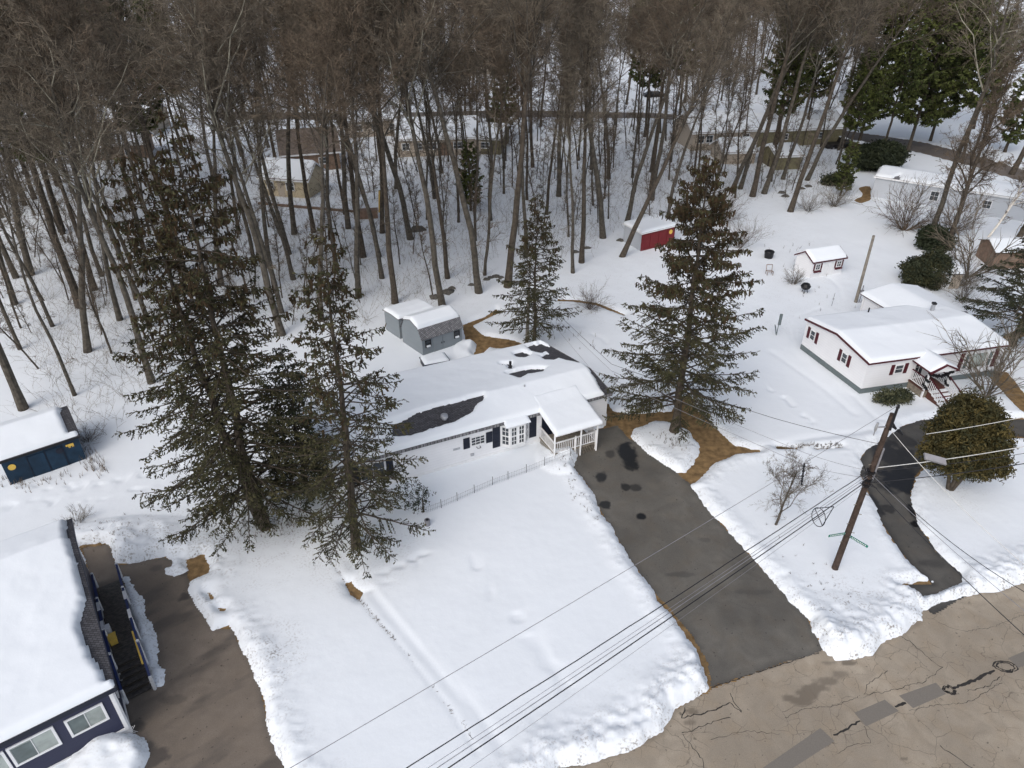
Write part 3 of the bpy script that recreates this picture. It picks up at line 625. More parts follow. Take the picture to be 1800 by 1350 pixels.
# bay window
bs = fs(A, 906, 762, 1.5); b = MB(); g = MB(); hh = .72; zc = 1.62; dd = .45
pts = [A.at(bs - .95, 0), A.at(bs - .52, 0) + A.nf * dd, A.at(bs + .52, 0) + A.nf * dd, A.at(bs + .95, 0)]
b.prism([p + V3((0, 0, zc - hh - .14)) for p in pts], (0, 0, .12)); b.prism([p + V3((0, 0, zc + hh)) for p in pts], (0, 0, .12))
up = V3((0, 0, 1))
for p, q in zip(pts[:-1], pts[1:]):
    d = unit(q - p); n = V3((d[1], -d[0], 0)); Lq = np.linalg.norm(q - p); half = [(p + q) / 2] if Lq < .8 else [p + (q - p) * .25, p + (q - p) * .75]
    for c0 in half:
        wq = Lq / len(half); c = c0 + up * zc
        for s_ in (-1, 1): b.obox(c + d * s_ * (wq / 2 - .05), d * .05, n * .04, up * hh)
        for s_ in (-1, 0, 1): b.obox(c + up * s_ * (hh - .04), d * wq / 2, n * .035, up * .04)
        b.obox(c, d * .014, n * .03, up * hh)
        for s_ in (-.5, .5): b.obox(c + up * s_ * hh, d * wq / 2, n * .03, up * .012)
        g.obox(c - n * .01, d * wq / 2 * .95, n * .01, up * hh * .97)
bw = obj('bay_window', b, M['trim'], A.root); obj('pane', g, M['glass'], bw)
b = MB(); top = [p + (p - A.at(bs, 0)) * .10 + up * (zc + hh + .12) for p in pts]; b.prism(top, up * .05); b.mesh(top + [A.at(bs, 0, zc + hh + .5)], [(0, 1, 4), (1, 2, 4), (2, 3, 4)]); br = obj('bay_roof', b, M['shingle'], bw)
A2 = MB()
Sg, Vg = np.meshgrid(np.linspace(-.85, .85, 18), np.linspace(0, .62, 10)); e = np.clip(np.minimum(np.minimum(Sg + .85, .85 - Sg) * .9, .6 - Vg - np.abs(Sg) * .12 + .02) / .15, 0, 1) ** .5
PX = A.P[0] + A.u[0] * (bs + Sg) + A.nf[0] * Vg; PY = A.P[1] + A.u[1] * (bs + Sg) + A.nf[1] * Vg
A2.grid(PX, PY, zc + hh + .16 + .13 * e + (.6 - Vg) * .35 - .03); obj('snow_layer', A2, M['rsnow'], br, smooth=True)
for s_ in (-1, 1):
    b = MB(); cc = A.at(bs + s_ * 1.28, 0, zc) + A.nf * .02; b.obox(cc, A.u * .25, A.nf * .02, up * .84)
    for k in range(7): b.obox(cc + A.nf * .025 + up * (k - 3) * .22, A.u * .2, A.nf * .006, up * .02)
    obj('shutter', b, M['shut'], A.root)
A.panel('house_number', 'front', fs(A, 799, 785, 1.5), 1.5, .45, .14, 'metal', .02)
A.panel('wall_vent', 'front', fs(A, 834, 803, .75), .75, .22, .18, 'metal', .06)
b = MB()
for (px, py, z) in ((838, 782, 1.25), (906, 778, .8), (918, 775, .8)):
    c = A.at(fs(A, px, py, z), 0, z); b.tube([c + A.nf * .02 - A.u * .12, c + A.nf * .22 - A.u * .1 , c + A.nf * .22 + A.u * .1, c + A.nf * .02 + A.u * .12], .02, 6)
obj('flower_box_bracket', b, M['black'], A.root)
# porch
s0 = fs(A, 952, 765, 1.0) ; s0 = HL - 5.05; s1 = HL - 2.05; pd = 2.05; pz = .62
q = lambda s_, d_, z_: A.at(s_, 0, z_) + A.nf * d_
b = MB(); n_ = 12
b.prism([q(s0, 0, pz - .1), q(s0, pd, pz - .1), q(s1, pd, pz - .1), q(s1, 0, pz - .1)], (0, 0, .1)); po = obj('porch', b, M['wood'], A.root)
b = MB()
for (a, c_) in (((s0, .05), (s0, pd)), ((s0, pd), (s1, pd))):
    rail(b, q(*a, pz), q(*c_, pz), .85, 14 if a[0] == c_[0] else 22)
rail(b, q(s1, .9, pz), q(s1, pd, pz), .85, 9)
for s_ in (s0, (s0 + s1) / 2, s1): b.bar(q(s_, pd, 0.1), q(s_, pd, pz + .95), .1, .1)
obj('railing', b, M['lattice'], po)
for s_ in (s0 - .03, (s0 + s1) / 2 + .35, s1 + .03):
    b = MB(); b.bar(q(s_, pd + .06, 0), q(s_, pd + .06, 2.22), .10, .10); obj('post', b, M['trim'], po)
b = MB()
for k in range(18): b.bar(q(s0 - .02, .1 + k * pd / 18, .02), q(s0 - .02, .25 + k * pd / 18, pz - .1), .04, .02)
for k in range(24): b.bar(q(s0 + .1 + k * .125, pd + .02, .02), q(s0 + .22 + k * .125, pd + .02, pz - .1), .04, .02)
obj('lattice', b, M['wood'], po)
b = MB()
pr = [q(s0 - .12, .0, 2.66), q(s0 - .12, pd + .32, 2.22), q(s1 + .22, pd + .32, 2.22), q(s1 + .22, .0, 2.66)]
b.prism(pr, (0, 0, .07)); pf = obj('porch_roof', b, M['trim'], po)
f_ = lambda a, d_: (A.P[0] + A.u[0] * a + A.nf[0] * d_, A.P[1] + A.u[1] * a + A.nf[1] * d_)
b = MB(); Sg, Vg = np.meshgrid(np.linspace(s0 - .14, s1 + .24, 60), np.linspace(-1.1, pd + .36, 50))
e = np.minimum(np.minimum(Sg - s0 + .14, s1 + .24 - Sg), pd + .36 - Vg); e = np.where(Vg < .1, np.minimum(e, Vg + 1.1), e); e = np.clip(e / .25, 0, 1); e = np.sqrt(1 - (1 - e) ** 2)
zr = np.where(Vg > 0, 2.73 - Vg * .19, 2.73 - Vg * .27); X1, Y1 = f_(Sg, Vg); b.grid(X1, Y1, zr + .24 * e + .02 * fbm(Sg, Vg, 1.2, 8) + .02)
obj('snow_layer', b, M['rsnow'], pf, smooth=True)
b = MB(); b.bar(q(s0 - .1, pd + .33, 2.24), q(s1 + .2, pd + .33, 2.24), .03, .05); n_ = 19
for k in range(n_): b.obox(q(s0 - .05 + (s1 - s0 + .2) * k / (n_ - 1), pd + .34, 2.25), A.u * .035, A.nf * .02, up * .035)
obj('roof_edge', b, M['trim'], pf)
A.panel('door', 'front', s0 + .55, pz + .95, .8, 1.85, 'shut', .06)
A.window('front', s1 - .95, 1.6, 1.2, 1.1, gm='glassg', mullv=2, mullh=0)
b = MB(); c = q(s0 + .95, pd - 1.9, 1.75); b.tube([c - (0, 0, .12), c, c + (0, 0, .12)], [.05, .12, .06], 10); obj('porch_light', b, M['yellow'], po)
A.panel('window_curtain', 'front', s1 - .2, 1.35, .5, 1.4, 'glassb', .04)

# --- the white house with red trim
F = G(1509.5, 696)[:2]; Rr = G(1746, 662)[:2]; u = unit(Rr - F); Bk = G(1406, 616.5)[:2]; v = unit(Bk - F); L2 = float(np.linalg.norm(Rr - F)); W2 = float(np.linalg.norm(Bk - F))
B = House('white_house', 'white house with maroon shutters, grey skirt and snowy front steps on the right', 'house', F, u, v, L2, W2, [(0, 2.75), (W2 * .5, 3.25), (W2, 2.75)])
B.walls(M['white'], .62, M['gskirt']); B.roof(M['gshingle'], .15, .12, fm=M['redt'], fh=.14); B.snow(.22, .17, .1, seed=12, res=.13)
for px, py in ((1440, 588), (1496, 628)): B.window('left', fs(B, px, py, 1.9, 'left'), 1.9, .62, .85, mullh=1, shut='redt', sw=.28)
B.window('front', fs(B, 1569, 641, 1.9), 1.9, .75, .75, mullh=1, shut='redt', sw=.28)
b = MB(); sf = fs(B, 1707, 627, 1.7)
wb = B.window('front', sf, 1.75, 1.5, 1.35, gm='glassb', mullh=0)
B.window('front', sf - 1.02, 1.75, .48, 1.35, gm='glassg', mullh=1); B.window('front', sf + 1.02, 1.75, .48, 1.35, gm='glassg', mullh=1)
for s_ in (-1, 1): B.panel('shutter', 'front', sf + s_ * 1.5, 1.75, .32, 1.5, 'redt', .05)
b = MB()
for k in range(40): b.obox(B.at(.1 + k * (L2 - .1) / 39, -.2, 2.80), B.u * .03, B.nf * .03, up * .03)
obj('eave_ribs', b, M['redt'], B.rf)
b = MB(); c = V3((*G(1638, 546, 3.3)[:2], 3.15)); b.obox(c + up * .35, (.11, 0, 0), (0, .11, 0), up * .42); obj('chimney', b, M['metal'], B.rf)
b = MB(); b.obox(c + up * .78, (.14, 0, 0), (0, .14, 0), up * .07); obj('chimney_cap', b, M['black'], B.rf)
b = MB(); c = V3((*G(1527, 546, 3.3)[:2], 3.15)); b.tube([c, c + up * .38], .06, 8); obj('vent_pipe', b, M['black'], B.rf)
# entry steps, railings, small gable
e0 = fs(B, 1618, 660, 0) - .1; e0 = fs(B, 1612, 700, 0); e1 = e0 + 2.0; q = lambda s_, d_, z_: B.at(s_, 0, z_) + B.nf * d_
e0 = 3.9; e1 = 5.75; dz = .85
b = MB(); b.prism([q(e0, 0, 0), q(e0, 1.5, 0), q(e1, 1.5, 0), q(e1, 0, 0)], (0, 0, dz - .08)); pl = obj('entry_porch', b, M['wood'], B.root)
b = MB(); b.prism([q(e0 - .05, 0, dz - .08), q(e0 - .05, 1.55, dz - .08), q(e1 + .05, 1.55, dz - .08), q(e1 + .05, 0, dz - .08)], (0, 0, .08)); obj('floor', b, M['deckr'], pl)
b = MB(); sn = MB(); ns_ = 6
for k in range(ns_):
    z1 = dz - (k + 1) * dz / (ns_ + .5); d0 = 1.55 + k * .33
    b.prism([q(e0 + .35, d0, 0), q(e0 + .35, d0 + .36, 0), q(e1 - .05, d0 + .36, 0), q(e1 - .05, d0, 0)], (0, 0, z1))
    sn.prism([q(e0 + .38, d0 + .04, z1), q(e0 + .38, d0 + .30, z1), q(e1 - .08, d0 + .30, z1), q(e1 - .08, d0 + .04, z1)], (0, 0, .07))
st = obj('steps', b, M['deckr'], pl); obj('snow_layer', sn, M['rsnow'], st)
b = MB(); dn = 1.55 + ns_ * .33
rail(b, q(e0, .05, dz), q(e0, 1.5, dz), .9, 10, mt=1); rail(b, q(e1, .05, dz), q(e1, 1.5, dz), .9, 10, mt=1)
rail(b, q(e0 + .3, 1.55, dz), q(e0 + .3, dn, .05), .9, 13, mt=1); rail(b, q(e1 - .02, 1.55, dz), q(e1 - .02, dn, .05), .9, 13, mt=1)
rail(b, q(e0, 1.52, dz), q(e0 + .3, 1.52, dz), .9, 3, mt=1)
obj('railing', b, [M['trim'], M['redt']], pl)
b = MB()
for s_ in (e0 + .02, e1 - .02):
    b.bar(q(s_, 1.5, 0), q(s_, 1.5, 2.35), .11, .11)
obj('post', b, M['trim'], pl)
b = MB(); rs = random.Random(5)   # dark garland wound round the posts and under the gable
for s_ in (e0 + .02, e1 - .02):
    for k in range(26):
        t_ = k / 25; a_ = t_ * 15; c = q(s_, 1.5, .95 + 1.35 * t_) + B.u * .11 * math.cos(a_) + B.nf * .11 * math.sin(a_)
        for j in range(5): b.obox(c + V3([rs.uniform(-.06, .06) for _ in range(3)]), (.05, .01, 0), (0, .03, .02), (0, 0, .02))
for k in range(24):
    t_ = k / 23; c = q(e0 + (e1 - e0) * t_, 1.62, 2.25 - .28 * math.sin(math.pi * t_))
    for j in range(6): b.obox(c + V3([rs.uniform(-.08, .08) for _ in range(3)]), (.05, .01, 0), (0, .03, .02), (0, 0, .02))
obj('garland', b, M['black'], pl)
em = (e0 + e1) / 2; b = MB(); ww = (e1 - e0) / 2 + .25
for s_ in (-1, 1):
    b.prism([q(em, -.3, 2.95), q(em + s_ * ww, -.3, 2.42), q(em + s_ * ww, 1.85, 2.42), q(em, 1.85, 2.95)], (0, 0, .07))
gr = obj('entry_roof', b, M['redt'], pl)
b = MB(); b.mesh([q(em - ww + .05, 1.82, 2.43), q(em + ww - .05, 1.82, 2.43), q(em, 1.82, 2.93)], [(0, 1, 2)]); b.prism([q(em - ww, 1.86, 2.36), q(em - ww, 1.86, 2.48), q(em, 1.86, 3.04), q(em, 1.86, 2.92)], B.nf * .04, 1); b.prism([q(em + ww, 1.86, 2.36), q(em + ww, 1.86, 2.48), q(em, 1.86, 3.04), q(em, 1.86, 2.92)], B.nf * .04, 1)
obj('gable', b, [M['trim'], M['redt']], gr)
b = MB(); Sg, Vg = np.meshgrid(np.linspace(-ww, ww, 30), np.linspace(-1.6, 1.8, 34)); e = np.minimum(np.minimum(Sg + ww, ww - Sg), 1.8 - Vg); e = np.clip(e / .22, 0, 1) ** .5
pos = [B.P[k] + B.u[k] * (em + Sg) + B.nf[k] * Vg for k in (0, 1)]; b.grid(pos[0], pos[1], np.minimum(3.04 - np.sqrt(Sg ** 2 + .02) * .5, 9) + .17 * e - .02); obj('snow_layer', b, M['rsnow'], gr, smooth=True)
B.window('front', e0 + .55, dz + 1.0, .9, 1.9, mullv=1, mullh=1, gm='glass', fw=.12)
# rear wing of that house
Pw = G(1514, 524, 2.45)[:2]; wing = MB()
o_ = sv(B, 1514, 514, 2.7); a0 = o_[0]
wq = lambda s_, d_, z_: B.at(s_, d_, z_)
wl = a0; wr = wl + 5.6; wm = (wl + wr) / 2
b = MB(); b.prism([wq(wl + .2, W2, 0), wq(wl + .2, W2, 2.5), wq(wm, W2, 3.1), wq(wr - .2, W2, 2.5), wq(wr - .2, W2, 0)], B.v * 3.4); obj('wall', b, M['white'], B.root)
b = MB()
for s_, e_ in ((wl, wm), (wr, wm)): b.prism([wq(s_, W2 * .75, 2.50), wq(e_, W2 * .75, 3.12), wq(e_, W2 * .75, 3.2), wq(s_, W2 * .75, 2.58)], B.v * (W2 * .25 + 3.7))
rw = obj('roof', b, M['redt'], B.root, )
b = MB(); Sg, Vg = np.meshgrid(np.linspace(wl - .03, wr + .03, 44), np.linspace(W2 * .75, W2 + 3.75, 44)); e = np.clip(np.minimum(np.minimum(Sg - wl + .03, wr + .03 - Sg), W2 + 3.75 - Vg) / .25, 0, 1) ** .5
pos = [B.P[k] + B.u[k] * Sg + B.v[k] * Vg for k in (0, 1)]; b.grid(pos[0], pos[1], 3.2 - np.sqrt((Sg - wm) ** 2 + .1) * .215 + .2 * e); obj('snow_layer', b, M['rsnow'], rw, smooth=True)
b = MB(); b.bar(wq(wl + .1, W2 + 3.3, 0), wq(wl + .1, W2 + 3.3, 2.5), .1, .1); b.bar(wq(wl + .1, W2 + 1.6, 0), wq(wl + .1, W2 + 1.6, 2.5), .1, .1); obj('post', b, M['trim'], B.root)

# --- the navy house, lower left, with ramp and stairs
C0 = G(192, 1206, 3.2)[:2]; uu = unit(np.array([2.94, 2.19])); vv_ = unit(np.array([-4.85, 7.0])); LN = 13.
D = House('navy_house', 'dark navy house with thick snow on its roof at the lower left corner', 'house', C0 - uu * LN, uu, vv_, LN, 9.9, [(0, 3.1), (8.1, 4.45), (9.9, 4.15)])
D.walls(M['navy'], None)
b = MB(); pts = [D.at(0, -.02, .0), D.at(LN, -.02, 0)]
b.prism([D.at(0, -.03, .02), D.at(LN + .03, -.03, .02), D.at(LN + .03, -.03, .5), D.at(0, -.03, .5)], -D.nf * .02)
nl = 150
for k in range(nl):
    a = k * LN / nl
    for s_ in (0, 1): b.bar(D.at(a + s_ * .3, 0, .03) + D.nf * (.045 + .012 * s_), D.at(a + .3 - s_ * .3, 0, .49) + D.nf * (.045 + .012 * s_), .018, .01)
b2 = MB(); b2.blocks = b.blocks; obj('lattice_skirt', b, M['lattice'], D.root)
b = MB()
b.obox(D.at(LN / 2, 0, 3.0) + D.nf * .03, D.u * LN / 2, D.nf * .03, up * .14); b.obox(D.at(LN - .07, 0, 1.75) + D.nf * .032, D.u * .07, D.nf * .03, up * 1.2); b.obox(D.at(LN / 2, 0, .53) + D.nf * .032, D.u * LN / 2, D.nf * .03, up * .05)
b.obox(D.at(LN, .07, 1.6) - D.nl * .03, D.v * .08, D.nl * .03, up * 1.5)
rk = [(0, 3.1), (8.1, 4.45), (9.9, 4.15)]
for (b0, z0), (b1, z1) in zip(rk[:-1], rk[1:]): b.prism([D.at(LN, b0, z0 - .2), D.at(LN, b0, z0 - .02), D.at(LN, b1, z1 - .02), D.at(LN, b1, z1 - .2)], -D.nl * .05)
b.prism([D.at(LN, 0, .1), D.at(LN, 0, .5), D.at(LN, 9.9, .5), D.at(LN, 9.9, .1)], -D.nl * .03)
obj('corner_trim', b, M['trim'], D.root)
D.roof(M['shingle'], .18, .2, fm=M['shut'], fh=.2)
hn = [[(LN + .6, .2), (LN + .05, .25), (LN - .3, 1.6), (LN - .42, 3.4), (LN - .05, 4.3), (LN + .6, 4.3)], [(LN + .6, 4.0), (LN + .05, 4.2), (LN + .03, 8.3), (LN + .6, 8.3)], [(LN - .05, 8.2), (LN + .5, 8.2), (LN + .5, 10.3), (LN + .02, 10.3)]]
D.snow(.32, .16, .2, 0, hn, .085, 21)
D.window('front', fs(D, 150, 1253, 2.1), 2.05, 1.35, 1.05, gm='glassb', mullv=1, mullh=0, fw=.09)
D.window('front', fs(D, 58, 1297, 2.1), 2.05, 1.55, 1.15, gm='glassb', mullv=1, mullh=0, fw=.09)
D.window('front', fs(D, -20, 1345, 2.1), 2.05, 1.2, 1.1, gm='glassb', mullv=1, mullh=0, fw=.09)
for px, py, w_ in ((136, 1262, .55), (42, 1306, .65)):
    D.panel('open_sash', 'front', fs(D, px, py, 2.0) , 2.0, w_, .86, 'glassg', .022)
D.window('right', 1.2, 2.0, .9, 1.0, gm='glassg')
# ramp beside it
rt = thing('ramp', 'wet black wooden ramp with navy railings and stairs along the navy house', 'ramp', (*D.at(LN, 3, 0)[:2], 0))
Rm = lambda a, b_, z: D.at(LN + b_, a, z)          # a along the wall, b_ away from it
b = MB(); r0, r1, rw_, zt = 3.0, 9.3, 1.12, .95
nb = 44
for k in range(nb):
    a0 = r1 - (r1 - r0) * k / nb; a1 = a0 - (r1 - r0) / nb + .02; za = np.interp(a0, [r0, 4.6, r1], [zt, zt, .12]); zb = np.interp(a1, [r0, 4.6, r1], [zt, zt, .12])
    b.prism([Rm(a0, .12, za - .05), Rm(a0, .12, za), Rm(a1, .12, zb), Rm(a1, .12, zb - .05)], D.u * rw_)
obj('deck_boards', b, M['deck'], rt)
b = MB()
for k in range(5):
    z1 = zt - (k + 1) * .17; a0 = r0 - k * .26
    b.prism([Rm(a0 + .02, .12, z1 - .045), Rm(a0 + .02, .12, z1), Rm(a0 - .24, .12, z1), Rm(a0 - .24, .12, z1 - .045)], D.u * rw_)
obj('stair_tread', b, M['deck'], rt)
b = MB(); rl = MB()
for side, off in ((0, .1), (1, .12 + rw_)):
    pp = [(9.5, .12), (7.2, .5), (4.6, zt), (r0, zt)]
    for (a0, z0), (a1, z1) in zip(pp[:-1], pp[1:]):
        b.bar(Rm(a0, off, z0 + .85), Rm(a1, off, z1 + .85), .10, .05, 0); b.bar(Rm(a0, off, z0 + .45), Rm(a1, off, z1 + .45), .04, .09, 0)
    b.bar(Rm(r0, off, zt + .85), Rm(1.65, off, .9), .10, .05, 0)
    b.bar(Rm(r0, off, zt + .4), Rm(1.65, off, .45), .04, .09, 0)
    for a0, z0 in pp + [(1.62, 0)]:
        pb = MB(); pb.bar(Rm(a0, off, 0), Rm(a0, off, z0 + .92), .1, .1); obj('post', pb, M['trim'], rt)
    for a0 in (6.9, 5.3): rl.bar(Rm(a0 - .1, off, np.interp(a0, [4.6, 9.5], [zt, .12]) + .90), Rm(a0 - .8, off, np.interp(a0 - .7, [4.6, 9.5], [zt, .12]) + .93), .13, .05)
obj('handrail', b, M['navyp'], rt); obj('white_rail_cap', rl, M['trim'], rt)
b = MB(); b.bar(Rm(3.7, .12 + rw_ - .09, zt + .84), Rm(2.1, .12 + rw_ - .09, .45 + .85), .07, .07); obj('yellow_grab_rail', b, M['yellow'], rt)
b = MB(); c = Rm(4.45, .3, 0) + up * (zt + .17); b.obox(c, D.u * .15, D.v * .2, up * .17); b.obox(c + up * .19, D.u * .17, D.v * .22, up * .02)
tag(obj('storage_bin', b, M['yellow'], origin=c), 'small yellow-orange box on the wet ramp landing of the navy house', 'box')
b = MB(); c = Rm(5.1, .22, 0) + up * (zt + .2); b.obox(c, D.u * .10, D.v * .18, up * .22)
tag(obj('mail_box', b, M['trim'], origin=c), 'small white box by the navy wall just above the yellow box', 'box')

# --- blue shed, left edge
Fr = G(154, 812)[:2]; Fl = G(22, 858)[:2]; u = unit(Fr - Fl); v = np.array([-u[1], u[0]])
E = House('blue_shed', 'dark blue shed with yellow ornaments and snow-covered roof at the left edge', 'shed', Fl, u, v, float(np.linalg.norm(Fr - Fl)), 3.4, [(0, 2.05), (1.9, 2.85), (3.4, 2.3)])
E.walls(M['navys']); E.roof(M['shingle'], .15, .12, fm=M['black'], fh=.14); E.snow(.26, .12, .1, 0, [[(E.L - .32, .25), (E.L + .3, .2), (E.L + .3, 3.7), (E.L - .3, 3.7), (E.L - .2, 2.6), (E.L - .36, 1.6)]], .11, 31)
for a_, w_ in ((E.L * .42, .85), (E.L * .65, .85)):
    dq = E.panel('door', 'front', a_, .9, w_, 1.65, 'navys', .035)
b = MB(); c = E.at(E.L * .535, 0, .9) + E.nf * .06
for s_ in (-1.05, 0, 1.05): b.obox(E.at(E.L * .535 + s_ * .9, 0, .9) + E.nf * .045, E.u * .018, E.nf * .012, up * .85)
obj('door_batten', b, M['shut'], E.root)
b = MB(); c = E.at(.42, 0, 1.42) + E.nf * .03; b.tube([c, c + E.nf * .03], .2, 20); obj('round_ornament', b, M['yellow'], E.root)
b = MB(); c = E.at(E.L * .72, 0, 1.45) + E.nf * .03; b.tube([c, c + E.nf * .03], .2, 20); b.tube([c + E.nf * .03, c + E.nf * .04], .15, 20); obj('round_ornament', b, M['shut'], E.root)
b = MB(); c = E.at(E.L - .5, 0, 1.6) + E.nf * .03
b.obox(c, E.u * .16, E.nf * .015, up * .08); b.obox(c - E.u * .2 + up * .02, E.u * .07, E.nf * .015, up * .06)
for s_ in (-.12, -.05, .06, .13): b.obox(c + E.u * s_ - up * .12, E.u * .02, E.nf * .014, up * .06)
obj('bear_ornament', b, M['yellow'], E.root)

# --- grey barn-roofed shed and the flat-roofed one behind
Gl = G(744, 629)[:2]; Gr = G(813, 606)[:2]; u = unit(Gr - Gl); v = np.array([-.50, .866]); v = unit(np.array([-u[1], u[0]]) + .1 * np.array([-1, 0]))
K = House('grey_shed', 'grey barn-roofed shed with double doors and two dark windows behind the white house', 'shed', Gl, u, v, float(np.linalg.norm(Gr - Gl)), 2.9, [(0, 1.72), (.42, 2.42), (1.45, 2.78), (2.48, 2.42), (2.9, 1.72)])
K.walls(M['gsid']); K.roof(M['gshingle'], .1, .1, .06); K.snow(.2, -.38, .08, seed=41, res=.09, v0=.36, v1=2.6)
for a_ in (.52, K.L - .5):
    K.window('front', a_, 1.12, .52, .62, fm='black', gm='glass', mullv=1, mullh=1, fw=.06)
    b = MB(); b.obox(K.at(a_, 0, .92) + K.nf * .08, K.u * .16, K.nf * .05, up * .06); obj('snow_layer', b, M['rsnow'], K.root)
for s_ in (-.42, .42):
    dq = K.panel('door', 'front', K.L / 2 + s_, .82, .8, 1.55, 'gsid', .03)
    b = MB(); b.obox(K.at(K.L / 2 + s_ * .25, 0, .85) + K.nf * .05, K.u * .02, K.nf * .02, up * .07); obj('handle', b, M['black'], dq)
b = MB(); b.obox(K.at(K.L / 2, 0, .1) + K.nf * .75, K.u * .75, K.nf * .7, up * .08)
tag(obj('shed_ramp', b, M['brownw'], origin=K.at(K.L / 2, 0, 0) + K.nf * .7), 'brown boards laid in front of the grey shed doors', 'ramp')
b = MB(); c = V3((*G(721, 596)[:2], 0)); b.tube([c, c + up * 1.5], .42, 16)
tk = obj('water_tank', b, M['wood'], origin=c); tag(tk, 'pale round tank standing at the left wall of the grey barn-roofed shed', 'tank')
b = MB(); b.tube([c + up * 1.5, c + up * 1.64, c + up * 1.7], [.43, .36, .1], 16); obj('snow_cap', b, M['rsnow'], tk, smooth=True)
q0 = G(701, 590)[:2]; uu2 = K.u[:2]; vv2 = K.v[:2]
K2 = House('grey_shed', 'flat-roofed grey shed behind the barn-roofed grey shed at the edge of the woods', 'shed', G(704, 600)[:2], uu2, vv2, 3.3, 2.2, [(0, 2.0), (1.1, 2.07), (2.2, 2.0)])
K2.walls(M['gsid']); K2.roof(M['gshingle'], .1, .1, .07); K2.snow(.2, .08, .08, seed=43, res=.12)
K2.panel('door', 'front', .55, .95, .7, 1.7, 'gsid', .03)
# snow mounds / things by the shed
b = MB(); b.obox(V3((*G(765, 645)[:2], .35)), (.9, .35, 0), (-.25, .6, 0), (0, 0, .3)); b.obox(V3((*G(765, 645)[:2], .69)), (.95, .37, 0), (-.27, .62, 0), (0, 0, .04))
hb = obj('hot_tub', b, M['shut'], origin=(*G(765, 645)[:2], 0)); tag(hb, 'low dark box under snow between the white house and the grey shed', 'box')
b = MB(); cx_, cy_ = G(765, 645)[:2]; Sg, Vg = np.meshgrid(np.linspace(-1, 1, 16), np.linspace(-1, 1, 14)); e = np.clip((1 - np.maximum(abs(Sg), abs(Vg))) / .25, 0, 1) ** .5
b.grid(cx_ + Sg * .93 - Vg * .26, cy_ + Sg * .36 + Vg * .61, .73 + .22 * e - .02); obj('snow_layer', b, M['rsnow'], hb, smooth=True)

# --- red shed, white shed
def small_shed(name, label, fl, fr, bl, h0, h1, prof, wm, frontm=None, tm='trim', rm='gshingle', th=.2, sd_=51):
    fl, fr, bl = G(*fl)[:2], G(*fr)[:2], G(*bl)[:2]; Wd = float(np.linalg.norm(bl - fl))
    H = House(name, label, 'shed', fl, unit(fr - fl), unit(bl - fl), float(np.linalg.norm(fr - fl)), Wd, [(a * Wd, z) for a, z in prof])
    H.walls(M[wm]); H.roof(M[rm], .18, .15, .08, fm=M[tm], fh=.12); H.snow(th, .16, .14, seed=sd_, res=.14); return H
R1 = small_shed('red_shed', 'red-fronted shed with white side and flat snowy roof at the edge of the woods', (1125, 445), (1183, 430), (1095, 428), 2, 2, [(0, 2.15), (.5, 2.2), (1, 2.2)], 'lgsid')
R1.panel('front_boards', 'front', R1.L / 2, 1.05, R1.L, 2.05, 'red', .04)
for k in range(4):
    R1.panel('door' if k in (1, 2) else 'board_strip', 'front', R1.L * (k + .5) / 4, 1.0, R1.L / 4 - .08, 1.85, 'red', .075)
b = MB(); c = R1.at(R1.L * .86, 0, 1.6) + R1.nf * .08; b.tube([c, c + R1.nf * .03], .24, 18); obj('round_ornament', b, M['yellow'], R1.root)
W1 = small_shed('white_shed', 'small white gable shed with maroon trim, shutters and flower boxes in the snowy yard', (1422, 493), (1477, 484), (1394, 480), 2, 2, [(0, 1.95), (.5, 2.6), (1, 1.95)], 'white', tm='redt', sd_=53)
for a_ in (.68, W1.L - .55):
    W1.window('front', a_, 1.3, .6, .62, mullv=1, mullh=1, shut='redt', sw=.14); W1.panel('flower_box', 'front', a_, .86, .8, .16, 'redt', .16)
for s_ in (-.4, .4): W1.panel('door', 'front', W1.L / 2 + s_, .9, .76, 1.7, 'trim', .03)

# --- grey house, upper right
u = unit((G(1800, 354, 2.7) - G(1537, 313, 2.7))[:2]); v = np.array([-u[1], u[0]])
GH = House('grey_house', 'long pale grey house beyond the big bare bush at the upper right', 'house', G(1530, 348)[:2], u, v, 19.5, 5.0, [(0, 2.75), (2.5, 3.25), (5, 2.75)])
GH.walls(M['lgsid']); GH.roof(M['gshingle'], .2, .2, fm=M['trim'], fh=.2); GH.snow(.25, .18, .18, 0, [[sv(GH, *p, 3.35) for p in ((1573, 305), (1583, 304), (1585, 308), (1575, 310))]], .2, 61)
GH.window('front', fs(GH, 1640, 348, 1.5), 1.5, 1.0, 1.2, mullv=1); GH.window('front', fs(GH, 1735, 359, 1.5), 1.5, .95, 1.0, mullv=1)
# garden shed by the dark round bush
SB = House('cream_shed', 'small cream shed with snowy roof behind the round dark evergreen bush', 'shed', G(1632, 512)[:2], unit((1, .05)), unit((-.1, 1)), 2.8, 2.6, [(0, 1.7), (1.3, 2.2), (2.6, 1.7)])
SB.walls(M['beige']); SB.roof(M['shingle'], .12, .12, .06); SB.snow(.28, .1, .1, seed=63, res=.14); SB.panel('door', 'front', 1.4, .8, .8, 1.5, 'trim', .03)
BR = House('brown_shed', 'brown wooden shed at the right edge beneath the dark spruce boughs', 'shed', G(1740, 475)[:2], unit((1, .0)), unit((.1, 1)), 5.5, 3.4, [(0, 1.9), (1.7, 2.5), (3.4, 1.9)])
BR.walls(M['brownw']); BR.roof(M['bshingle'], .2, .2, .08); BR.snow(.2, .18, .18, seed=65, res=.2)
